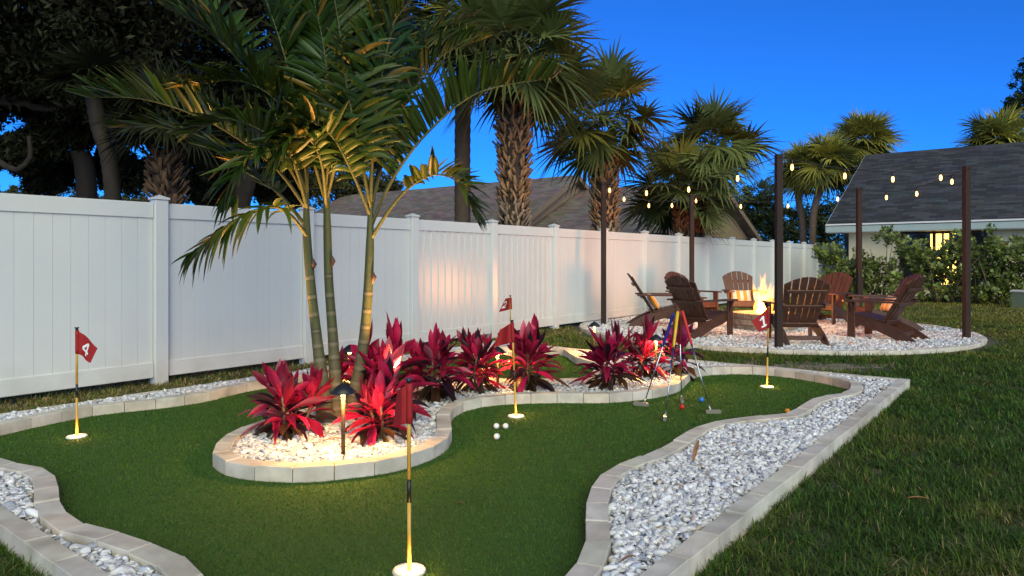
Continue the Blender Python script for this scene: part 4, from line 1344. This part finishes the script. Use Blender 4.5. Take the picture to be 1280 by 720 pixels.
def golf_flag(base, top, at, outer, label, digit=None, dpos=(.55, .5), dsize=.4, fold=.02, folds=1.0, spin=0.0, curl=0.0):
    base = np.asarray(base, float); top = np.asarray(top, float) - base
    root = empty('golf_flag', base, 0, label, 'golf flag', 'red flags on yellow poles')
    L_ = np.linalg.norm(top); d = top / L_
    mb = MB(); mb.tube([d * .0, d * L_ * .36], .0078, 12); mb.tube([d * L_ * .48, d * (L_ - .02)], .0078, 12); mb.build('pole', M['flagpole'], root)
    mb = MB(); mb.tube([d * L_ * .36, d * L_ * .48], .0082, 12); mb.build('grip_band', M['blackpl'], root)
    mb = MB(); mb.tube([d * (L_ - .022), d * (L_ - .012), d * L_], [.009, .009, .016], 12); mb.build('top_cap', M['blackpl'], root)
    a0, a1 = [np.asarray(q) - base for q in at]; o0, o1 = [np.asarray(q) - base for q in outer]
    nrm = unit(np.cross(o0 - a0, a1 - a0))

    def S(s, t):
        s1 = s if s < .62 or not curl else .62 + (s - .62) * (1 - curl)
        p = (a0 * (1 - t) + a1 * t) * (1 - s1) + (o0 * (1 - t) + o1 * t) * s1 - nrm * (0 if s < .62 else (s - .62) * curl * .18)
        return p + nrm * fold * math.sin(math.pi * 2 * folds * s + .6 * t) * min(1, s * 4) + np.array([0, 0, -.012 * math.sin(math.pi * s) * (1 - t) * 0])
    ns, nt = 20, 10
    P = [S(i / ns, j / nt) for i in range(ns + 1) for j in range(nt + 1)]
    Fs = [(i * (nt + 1) + j, (i + 1) * (nt + 1) + j, (i + 1) * (nt + 1) + j + 1, i * (nt + 1) + j + 1) for i in range(ns) for j in range(nt)]
    P2 = [np.asarray(p) + nrm * .0015 for p in P]
    mb = MB(); mb.add(P, Fs, smooth=True); mb.add(P2, [f[::-1] for f in Fs], smooth=True)
    hem = [d * 0 + S(0, t) for t in np.linspace(0, 1, 6)]
    mb.tube(hem, .0125, 12)
    cloth = mb.build('cloth', M['redcloth'], root)
    if digit:
        V, Fd = digit_mesh(digit)
        hgt = np.linalg.norm(a1 - a0) * dsize; wid = hgt
        Wd = np.linalg.norm((o0 + o1) / 2 - (a0 + a1) / 2); Ht = np.linalg.norm(a1 - a0)
        sx = 1 if o0[0] > a0[0] else -1
        pts = []
        for off in (.0035, -.002):
            for v in V:
                x, y = v[0], v[1]
                x, y = x * math.cos(spin) - y * math.sin(spin), x * math.sin(spin) + y * math.cos(spin)
                s = dpos[0] + sx * x * hgt / Wd; t = dpos[1] - y * hgt / Ht
                pts.append(S(s, t) + nrm * off)
        n = len(V)
        mb = MB(); mb.add(pts[:n], Fd); mb.add(pts[n:], [f[::-1] for f in Fd]); mb.build('numeral', M['whitecloth'], cloth)
    return root


def cup(p, label, e=.5):
    root = empty('golf_cup', p, 0, label, 'golf cup', 'lit cups in the putting green')
    mb = MB()
    mb.lathe([(.050, .001), (.050, .010), (.062, .012), (.066, .006), (.067, .001)], 36)
    mb.build('rim', M['cuprim'], root)
    mb = MB(); mb.lathe([(.0499, .006), (.0001, .0065)], 36); mb.build('glow_disc', M['cupglow'], root)
    light('lamp', 'POINT', (.025, -.025, .03), e, WARM, .015, root)
    return root


def at_px(*q): return [W(*a) for a in q]


Zc = {}
b4 = G(96, 546.5); cup(b4, 'lit cup under the flag numbered 4', .6)
golf_flag(b4, W(96, 409, b4[1]), at_px((96.5, 413, b4[1]), (96.5, 442, b4[1])), at_px((123.5, 435, b4[1] - .04), (114, 453.5, b4[1] - .05)),
          'red flag reading 4, alone in front of the white fence', '4', (.47, .52), .62, .012, .8)
b3 = G(511.5, 715); cup(b3, 'lit cup at the foot of the nearest flag', .7)
golf_flag(b3, W(511, 473, b3[1]), at_px((512, 479, b3[1]), (512, 529, b3[1])), at_px((485, 497, b3[1] + .03), (478, 534, b3[1] + .05)),
          'nearest red flag, limp and folded with its number hardly showing', '3', (.80, .5), .42, .010, 1.0, curl=.6)
b2 = G(645, 521); cup(b2, 'lit cup near the three white balls', .6)
golf_flag(b2, W(640, 400, b2[1]), at_px((640.5, 403, b2[1]), (641.5, 428, b2[1])), at_px((625, 412, b2[1] + .03), (617, 434, b2[1] + .06)),
          'limp red flag in the lobe beside the three white balls', None, fold=.012)
b5 = np.array([(638.5 - 640) / F * 9.15, 9.15, 0]); cup(b5, 'lit cup hidden behind the crimson plants', .5)
golf_flag(b5, W(638, 369, 9.15), at_px((638.5, 372, 9.15), (639, 386.5, 9.15)), at_px((632, 373, 9.2), (624, 390, 9.22)),
          'farthest red flag, rising behind the crimson plants near the fence', '2', (.72, .5), .5, .012, 1.0)
b1 = G(958.5, 484); cup(b1, 'lit cup under the flag numbered 1', .6)
golf_flag(b1, W(961, 380, b1[1]), at_px((960, 384, b1[1]), (960, 410, b1[1])), at_px((940, 402, b1[1] - .04), (949, 415.5, b1[1] - .05)),
          'red flag reading 1, in front of the fire pit', '1', (.42, .5), .6, .008, .8)


def ball(px, py, mt, label, group=None):
    z = .0295
    p = G(px, py, z)
    mb = MB(); mb.lathe([(.0001, -.0213)] + [(.0213 * math.sin(a), -.0213 * math.cos(a)) for a in np.linspace(.15, math.pi - .15, 14)] + [(.0001, .0213)], 24)
    o = mb.build('golf_ball', mt, None, p)
    tag(o, label, 'golf ball', group)


ball(620.5, 532.5, M['ballwhite'], 'white golf ball, left one of the side by side pair', 'white golf balls')
ball(632, 532.5, M['ballwhite'], 'white golf ball, right one of the side by side pair', 'white golf balls')
ball(621, 545.5, M['ballwhite'], 'white golf ball lying alone in front of the other two', 'white golf balls')
ball(852.5, 508.5, M['ballred'], 'red golf ball at the foot of the maroon gripped putter')
ball(877, 499.5, M['ballblue'], 'blue golf ball beside the red gripped putter shaft')
ball(984.5, 514, M['ballorange'], 'orange golf ball half hidden by the right kerb')


def putter(top, foot, grip, label, hdir, blade=True):
    foot = np.asarray(foot, float); top = np.asarray(top, float)
    root = empty('putter', foot, 0, label, 'putter', 'putters leaning together')
    t = top - foot; d = t / np.linalg.norm(t)
    mb = MB(); mb.tube([d * .03, t * .66], [.0046, .006], 10); mb.build('shaft', M['steel'], root)
    mb = MB(); mb.tube([t * .66, t * .69, t * .97, t], [.0085, .011, .0135, .012], 12); mb.build('grip', M['grip_' + grip], root)
    h = np.array([math.cos(hdir), math.sin(hdir), 0]); k = np.array([-h[1], h[0], 0])
    prof = [(-.015, 0), (.0, -.004), (.10, -.004), (.112, .002), (.112, .018), (.10, .026), (0, .026), (-.015, .02)]
    mb = MB()
    mb.prism([h * (x - .03) - k * .011 + np.array([0, 0, z + .008]) for x, z in prof], k * .022)
    mb.tube([np.array([0, 0, .02]), d * .07], [.008, .0065], 10)
    mb.build('head', M['head'], root)
    return root


APX = W(848, 389, 5.68)
putter(APX + [-.035, .02, -.02], G(804, 508), 'blue', 'putter with blue grip, leaning to the left', R(160))
putter(APX + [-.015, -.04, 0], G(831, 526), 'yellow', 'putter with yellow grip, its head nearest the camera', R(75))
putter(APX + [.02, .05, -.01], G(852, 503), 'maroon', 'putter with dark maroon grip, standing almost upright', R(260))
putter(APX + [.028, -.01, .005], G(889, 517.5), 'red', 'putter with bright red grip, leaning to the right', R(5))

# ------------------------------------------------------------------ fire pit
pit = empty('fire_pit', (PIT[0], PIT[1], 0), 0, 'round fire pit of tan stone blocks in the middle of the chairs', 'fire pit')
mb = MB()
for c in range(3):
    nb = 22
    for i in range(nb):
        a0 = 2 * math.pi * (i + .5 * (c % 2)) / nb + .008; a1 = 2 * math.pi * (i + 1 + .5 * (c % 2)) / nb - .008
        ro, ri = .54 + rng.uniform(-.012, .012), .37
        z0, z1 = c * .105 + .002, c * .105 + .102
        Q = [(ri, a0), (ro, a0), (ro, a1), (ri, a1)]
        cen_ = ((ri + ro) / 2, (a0 + a1) / 2)
        P = []
        for z, k in ((z0, .01), (z0 + .012, 0), (z1 - .012, 0), (z1, .01)):
            for (r_, a_) in Q:
                r2 = r_ + (cen_[0] - r_) * k * 10; a2 = a_ + (cen_[1] - a_) * k * 12
                P.append((r2 * math.cos(a2), r2 * math.sin(a2), z))
        Fs = [(3, 2, 1, 0), (12, 13, 14, 15)]
        for r_ in range(3):
            for k in range(4):
                j = (k + 1) % 4; Fs.append((r_ * 4 + k, r_ * 4 + j, r_ * 4 + 4 + j, r_ * 4 + 4 + k))
        tn = rng.uniform(.65, 1.3)
        mb.add(P, Fs, (tn, tn * rng.uniform(.95, 1.0), tn * rng.uniform(.88, 1.02)))
mb.build('stone_ring', M['pitblock'], pit)
mb = MB(); mb.lathe([(.369, .0), (.369, .19), (.0001, .2)], 40)
mb.build('fire_bed', M['ash'], pit)
mb = MB()
for i in range(90):
    a = rng.uniform(0, 6.28); r_ = .33 * math.sqrt(rng.random())
    s = rng.uniform(.025, .05); V0, F0 = ico(1)
    V = V0 * s * rng.uniform(.7, 1.2, (len(V0), 1)) + np.array([r_ * math.cos(a), r_ * math.sin(a), .2])
    mb.add(V, [tuple(f) for f in F0])
mb.build('lava_rock', M['ash'], pit)

fire = empty('flame', (PIT[0] - .05, PIT[1] - .03, .24), 0, 'tall yellow flames blowing sideways out of the stone fire pit', 'fire')


def tongue(base, hgt, rad, lean, mt, seed, name):
    r = np.random.default_rng(seed)
    n = 14; pts = []; rr = []
    ph = r.uniform(0, 6)
    for i in range(n):
        t = i / (n - 1)
        pts.append(np.asarray(base) + np.array([lean[0] * t ** 1.5 + .03 * math.sin(5 * t + ph) * t, lean[1] * t ** 1.5 + .03 * math.cos(4 * t + ph) * t, hgt * t]))
        rr.append(rad * (1e-3 + (math.sin(math.pi * min(1, (.22 + .78 * t))) ** .8) * (1 - .45 * t) * (1 + .15 * math.sin(9 * t + ph))))
    rr[-1] = .0003
    mb = MB(); mb.tube(pts, rr, 12)
    return mb.build(name, mt, fire)


M['flame_out'] = volmat('flame_orange', (1, .24, .02), 22)
M['flame_mid'] = volmat('flame_yellow', (1, .42, .06), 34)
k = 0
for i in range(15):
    a = 2 * math.pi * i / 15 + rng.uniform(-.2, .2); r_ = rng.uniform(.02, .17)
    b_ = (r_ * math.cos(a), r_ * math.sin(a), -.04)
    hgt = rng.uniform(.42, .82) * (1.15 - r_)
    tongue(b_, hgt, rng.uniform(.055, .10), (rng.uniform(-.16, .2), rng.uniform(-.1, .1)), M['flame_out'], 300 + i, 'tongue')
    if i % 2 == 0:
        tongue(b_, hgt * .72, rng.uniform(.035, .055), (rng.uniform(-.05, .14), 0), M['flame_mid'], 400 + i, 'core')
light('fire_light', 'POINT', (0, 0, .40), 120, (1, .36, .07), .42, fire)

# ------------------------------------------------------------------ chairs
def plank(mb, p, q, w_, t_, up=(0, 0, 1), bev=.005, w2=None):
    """a board from p to q, width w_ along side, thickness t_ along its normal"""
    p = np.asarray(p, float); q = np.asarray(q, float)
    d = q - p; L_ = np.linalg.norm(d); d /= L_
    n = np.asarray(up, float) - d * np.dot(up, d); n /= np.linalg.norm(n)
    s = np.cross(d, n)
    Mx = Matrix(((d[0], s[0], n[0], p[0]), (d[1], s[1], n[1], p[1]), (d[2], s[2], n[2], p[2]), (0, 0, 0, 1)))
    mb.box(0, L_, -w_ / 2, w_ / 2, -t_ / 2, t_ / 2, Mx, bev)


def make_chair():
    root = empty('adirondack_chair')
    LM = M['lumber']
    mb = MB()
    ys = np.linspace(.34, -.14, 7)
    for i in range(6):                           # contoured seat slats
        y0, y1 = ys[i], ys[i + 1]
        z0 = .385 - .27 * (.34 - y0) + .03 * ((.34 - y0) / .48) ** 2; z1 = .385 - .27 * (.34 - y1) + .03 * ((.34 - y1) / .48) ** 2
        c0 = np.array([0, y0, z0]); c1 = np.array([0, y1, z1]); d = unit(c1 - c0)
        plank(mb, np.array([-.27, 0, 0]) + (c0 + c1) / 2, np.array([.27, 0, 0]) + (c0 + c1) / 2, np.linalg.norm(c1 - c0) - .008, .024, up=np.cross([1, 0, 0], d) * (1 if np.cross([1, 0, 0], d)[2] > 0 else -1))
    plank(mb, (-.275, .352, .335), (.275, .352, .335), .022, .115, up=(0, 0, 1))
    mb.build('seat', LM, root)
    mb = MB()
    bd = unit(np.array([0, -.46, .72])); bn = np.array([0, bd[2], -bd[1]])
    b0 = np.array([0, -.135, .25])
    n = 6
    for i in range(n):                           # fan-back slats with an arched top
        f = (i - (n - 1) / 2) / ((n - 1) / 2)
        xb, xt = f * .205, f * .275
        top = .86 - .10 * f * f - .02 * abs(f)
        wbot, wtop = .072, .094
        cs = []
        prof = []
        for k, hgt in enumerate((0, top * .5, top - .012 * 1)):
            t = hgt / .86
            prof.append((xb + (xt - xb) * t, wbot + (wtop - wbot) * t, hgt))
        sl_ = -.10 * 2 * f * .094 / .55          # slope of the arch across one slat
        dish = .028 * f * f                       # the outer slats curve forward
        P = []
        for (x, w_, hgt), last in zip(prof, (0, 0, 1)):
            for sx in (-1, 1):
                hh = hgt + (sx * sl_ * .9 if last else 0)
                base_ = b0 + bd * hh + np.array([x + sx * w_ / 2, 0, 0])
                P += [base_ + bn * (dish), base_ + bn * (dish + .022)]
        Fs = [(0, 1, 3, 2), (8, 10, 11, 9)]
        for l in (0, 4):
            Fs += [(l + 0, l + 2, l + 6, l + 4), (l + 1, l + 5, l + 7, l + 3), (l + 0, l + 4, l + 5, l + 1), (l + 2, l + 3, l + 7, l + 6)]
        mb.add(P, Fs)
    br = mb.build('backrest', LM, root)
    mb = MB()
    for hgt, hw in ((.03, .25), (.36, .30), (.62, .28)):   # rails behind the slats
        c = b0 + bd * hgt - bn * .016
        plank(mb, c + np.array([-hw, 0, 0]), c + np.array([hw, 0, 0]), .055 if hgt > .1 else .08, .026, up=bn)
    mb.build('back_rail', LM, br)
    for s in (-1, 1):
        mb = MB()
        y0, y1 = .43, -.42
        # armrest: wide paddle narrowing to the back
        pts = [(.245, .43), (.36, .44), (.405, .40), (.41, .25), (.385, 0), (.345, -.3), (.335, -.42), (.275, -.42), (.275, -.1), (.25, .2)]
        mb.prism([(s * x, y, .565) for x, y in pts], (0, 0, .026)); mb.build('armrest', LM, root)
        mb = MB(); mb.box(min(s * .285, s * .315), max(s * .285, s * .315), .27, .385, 0, .565, bev=.006)
        br_ = [(s * .316, .29, .56), (s * .316, .29, .38), (s * .395, .29, .56)]
        mb.prism(br_, (0, .024, 0)); mb.build('front_leg', LM, root)
        mb = MB()
        prof = [(.37, .385), (.37, .275), (.2, .205), (-.05, .135), (-.3, .03), (-.37, 0), (-.60, 0), (-.57, .04), (-.40, .155), (-.2, .245), (0, .295), (.2, .345)]
        mb.prism([(s * .282 - s * .027 * 1, y, z) for y, z in prof], (s * .026, 0, 0)); mb.build('rear_leg', LM, root)
    mb = MB(); plank(mb, (-.255, -.36, .10), (.255, -.36, .10), .03, .06); mb.build('stretcher', LM, root)
    return root


PITC = PIT
chairs = [
    ((2.70, 12.75), (1.0, -.12), 'adirondack chair with striped cushion, side on, farthest left of the circle'),
    ((3.02, 11.12), (.80, .52), 'adirondack chair seen from behind, front left of the fire behind the putters'),
    ((3.62, 13.95), (.55, -.85), 'adirondack chair mostly hidden, only its fire lit arms and seat showing'),
    ((4.72, 14.25), (-.10, -1.0), 'adirondack chair facing the camera with a striped cushion, behind the flames'),
    ((4.20, 10.28), (.10, 1.0), 'adirondack chair showing its whole slatted back, right of the near light pole'),
    ((6.02, 13.35), (-.72, -.62), 'adirondack chair facing the fire in front of the hedge, reddish in the firelight'),
    ((5.70, 10.73), (-.64, .77), 'adirondack chair in profile at the front right of the gravel circle'),
    ((6.42, 12.05), (-1.0, .08), 'adirondack chair with pale cushion, mostly behind the profile chair on the right'),
]
proto = make_chair()
cobjs = []
for i, (xy, fc, lab) in enumerate(chairs):
    o = proto if i == 0 else copy_tree(proto)
    o.location = (xy[0], xy[1], .02)
    o.rotation_euler.z = math.atan2(fc[1], fc[0]) - math.pi / 2
    tag(o, lab, 'chair', 'brown adirondack chairs around the fire pit')
    cobjs.append(o)

# striped cushions
def stripe_mat(name):
    m = mat(name, (.8, .78, .72), rough=.9, var=.03, bump=.2, bscale=300)
    nt = m.node_tree; N = nt.nodes; L = nt.links; b = N['Principled BSDF']
    tc = N.new('ShaderNodeTexCoord'); sx = N.new('ShaderNodeSeparateXYZ'); L.new(tc.outputs['Object'], sx.inputs[0])
    m1 = N.new('ShaderNodeMath'); m1.operation = 'MULTIPLY'; m1.inputs[1].default_value = 7.3; L.new(sx.outputs['X'], m1.inputs[0])
    m2 = N.new('ShaderNodeMath'); m2.operation = 'ADD'; m2.inputs[1].default_value = 10.25; L.new(m1.outputs[0], m2.inputs[0])
    m3 = N.new('ShaderNodeMath'); m3.operation = 'FRACT'; L.new(m2.outputs[0], m3.inputs[0])
    m4 = N.new('ShaderNodeMath'); m4.operation = 'GREATER_THAN'; m4.inputs[1].default_value = .5; L.new(m3.outputs[0], m4.inputs[0])
    mx = N.new('ShaderNodeMix'); mx.data_type = 'RGBA'; mx.inputs['A'].default_value = (.72, .68, .6, 1); mx.inputs['B'].default_value = (.75, .34, .04, 1)
    L.new(m4.outputs[0], mx.inputs['Factor']); L.new(mx.outputs['Result'], b.inputs['Base Color'])
    return m


M['stripe'] = stripe_mat('striped_cushion')


def cushion(ch, label):
    n = 16; P = []; Fs = []
    for sg in (1, -1):
        for i in range(n + 1):
            for j in range(n + 1):
                x, y = i / n * 2 - 1, j / n * 2 - 1
                t = ((1 - x ** 4) * (1 - y ** 4)) ** .6 * .06
                e = 1 - .05 * (1 - abs(y)) * x * x - .0
                P.append((x * .21 * (1 - .06 * (1 - y * y)), sg * t, y * .155 * (1 - .06 * (1 - x * x))))
    m = (n + 1) ** 2
    for i in range(n):
        for j in range(n):
            q = (i * (n + 1) + j, (i + 1) * (n + 1) + j, (i + 1) * (n + 1) + j + 1, i * (n + 1) + j + 1)
            Fs.append(q); Fs.append(tuple(m + a for a in q[::-1]))
    mb = MB(); mb.add(P, Fs, smooth=True)
    o = mb.build('cushion', M['stripe'])
    bpy.context.view_layer.update()
    mw = Matrix.Translation(Vector(ch.location)) @ Matrix.Rotation(ch.rotation_euler.z, 4, 'Z')
    o.matrix_world = mw @ Matrix.Translation((0, -.115, .455)) @ Matrix.Rotation(R(32), 4, 'X')
    tag(o, label, 'cushion', 'orange and white striped cushions')


cushion(cobjs[0], 'striped cushion in the side on chair at the far left of the circle')
cushion(cobjs[3], 'orange and white striped cushion facing the camera behind the flames')
cushion(cobjs[7], 'pale striped cushion in the chair behind the profile chair on the right')

# ------------------------------------------------------------------ light poles and string lights
PW = .088
poles = [((1.70, 12.92), 'leftmost light pole, its foot by the farthest path light'), ((3.94, 15.25), 'light pole rising behind the front left chairs, in front of the low fan palms'),
         ((3.66, 9.55), 'nearest light pole, cutting across the flames'), ((6.93, 13.9), 'light pole in front of the hedge behind the reddish chair'), ((7.0, 10.72), 'light pole at the right edge of the gravel circle')]
PH = 2.68
for (x, y), lab in poles:
    root = empty('light_pole', (x, y, 0), R(3), lab, 'light pole', 'dark brown light poles around the fire pit')
    mb = MB(); mb.box(-PW / 2, PW / 2, -PW / 2, PW / 2, -.05, PH, bev=.008); mb.build('post', M['post'], root)
    mb = MB(); mb.tube([(0, -PW / 2 + .005, PH - .05), (0, -PW / 2 - .03, PH - .05), (0, -PW / 2 - .045, PH - .03), (0, -PW / 2 - .03, PH - .012)], .004, 6); mb.build('hook', M['black'], root)


def string(i, j, sag, bulbs, label):
    a = np.array([*poles[i][0], PH - .03]); b_ = np.array([*poles[j][0], PH - .03])
    root = empty('string_light', a, 0, label, 'string lights', 'festoon strings between the light poles')
    f = lambda t: (b_ - a) * t + np.array([0, 0, -sag * 4 * t * (1 - t)])
    mb = MB(); mb.tube([f(t) for t in np.linspace(0, 1, 40)], .006, 5); mb.build('cable', M['cable'], root)
    for t in bulbs:
        p = f(t)
        mb = MB(); mb.lathe([(.012, -.065), (.017, -.06), (.017, -.02), (.008, -.005), (.0001, .0)], 12, c=p)
        so = mb.build('socket', M['blackpl'], root)
        mb = MB(); mb.lathe([(.0001, -.150), (.011, -.146), (.0195, -.128), (.0205, -.110), (.016, -.085), (.011, -.066)], 14, c=p)
        mb.build('bulb', M['bulb'], so)


def t_on(i, j, px):                               # where a string crosses the photo column, from the survey of the bulbs
    a = np.array(poles[i][0]); b_ = np.array(poles[j][0]); best = None
    ts = np.linspace(0, 1, 801); q = a + (b_ - a) * ts[:, None]
    x = 640 + F * q[:, 0] / q[:, 1]
    return float(ts[np.argmin(np.abs(x - px))])


string(0, 1, .22, [t_on(0, 1, p) for p in (780, 811, 840)], 'short bulb string between the leftmost pole and the pole by the low palms')
string(1, 3, .20, [t_on(1, 3, p) for p in (870, 926, 985, 1047)], 'bulb string sagging across the back between two rear poles')
string(3, 4, .18, [t_on(3, 4, p) for p in (1108, 1146, 1190)], 'bulb string hanging before the charcoal roof from hedge pole to right pole, lower one')
string(2, 4, .13, [t_on(2, 4, p) for p in (990, 1056, 1116, 1176)], 'front bulb string from the nearest pole to the right pole, over the charcoal roof')
string(0, 2, .20, [t_on(0, 2, p) for p in (762, 808, 861, 922)], 'bulb string running from the leftmost pole to the nearest pole, over the palms')

# ------------------------------------------------------------------ litter
def dead_leaf(p, ln, az, lift, label):
    mb = MB(); n = 7; P = []; Fs = []
    d = np.array([math.cos(az), math.sin(az), lift]); d = unit(d); s = unit(np.cross(d, [0, 0, 1.0]))
    for i in range(n):
        t = i / (n - 1); w_ = ln * .085 * math.sin(math.pi * (.08 + .9 * t)) ** .8
        c = d * ln * t + np.array([0, 0, .012 * math.sin(3 * t)])
        P += [c - s * w_, c + np.array([0, 0, -.005]), c + s * w_]
    for i in range(n - 1):
        for k in range(2): Fs.append((i * 3 + k, i * 3 + k + 1, i * 3 + 4 + k, i * 3 + 3 + k))
    mb.add(P, Fs, smooth=True)
    o = mb.build('dead_leaf', M['deadleaf'], None, p); tag(o, label, 'leaf', 'fallen dry leaves')


dead_leaf(G(866, 577, .07), .16, R(60), .75, 'dry tan leaf sticking up from the chips right of the putting green')
dead_leaf(G(775, 702, .07), .07, R(20), .15, 'small brown leaf lying on the chips in the near corner')
dead_leaf(G(403, 551, .07), .12, R(10), .1, 'curled brown leaf on the lit chips behind the nearest path light')
dead_leaf(G(345, 566, .07), .06, R(100), .1, 'small brown leaf on the chips under the broad red cordyline')
dead_leaf(G(582, 631, .012), .05, R(170), .1, 'tiny dry leaf scrap on the open turf')
dead_leaf(G(1165, 625, .03), .12, R(175), .05, 'dry straw coloured leaf lying in the lawn')

# ------------------------------------------------------------------ sky, sun, camera
SUN_EL, SUN_AZ = R(10.0), R(168)     # azimuth measured clockwise from +Y: behind the camera
w = bpy.data.worlds.new('World'); scene.world = w; w.use_nodes = True
nt = w.node_tree; bg = nt.nodes['Background']
sky = nt.nodes.new('ShaderNodeTexSky'); sky.sky_type = 'NISHITA'; sky.sun_disc = False
sky.sun_elevation = SUN_EL; sky.sun_rotation = SUN_AZ; sky.air_density = 0.65; sky.dust_density = .2; sky.ozone_density = 10.0
hsv = nt.nodes.new('ShaderNodeHueSaturation'); hsv.inputs['Saturation'].default_value = .99
nt.links.new(sky.outputs[0], hsv.inputs['Color']); nt.links.new(hsv.outputs[0], bg.inputs['Color'])
bg.inputs['Strength'].default_value = .14
sl_ = bpy.data.lights.new('sun', 'SUN'); sl_.energy = 1.9; sl_.angle = R(60); sl_.color = (1, .965, .58)
so = bpy.data.objects.new('sun', sl_); COL.objects.link(so)
sd_ = Vector((math.sin(SUN_AZ) * math.cos(R(32)), math.cos(SUN_AZ) * math.cos(R(32)), math.sin(R(32))))
so.rotation_euler = sd_.to_track_quat('Z', 'Y').to_euler()

cam = bpy.data.cameras.new('Camera'); cam.sensor_width = 36; cam.lens = F / 1280 * 36; cam.shift_y = (HY - 360) / 1280; cam.clip_end = 1000; cam.clip_start = .05
co = bpy.data.objects.new('Camera', cam); COL.objects.link(co); co.location = (0, 0, CAMH); co.rotation_euler = (R(90), 0, 0)
scene.camera = co
vs_ = scene.view_settings; vs_.view_transform = 'Standard'; vs_.look = 'None'; vs_.gamma = 1; vs_.use_curve_mapping = False; vs_.exposure = 0.82
scene.render.engine = 'CYCLES'
scene.cycles.use_denoising = True
scene.cycles.max_bounces = 6; scene.cycles.transparent_max_bounces = 8; scene.cycles.volume_bounces = 0
scene.cycles.sample_clamp_indirect = 6
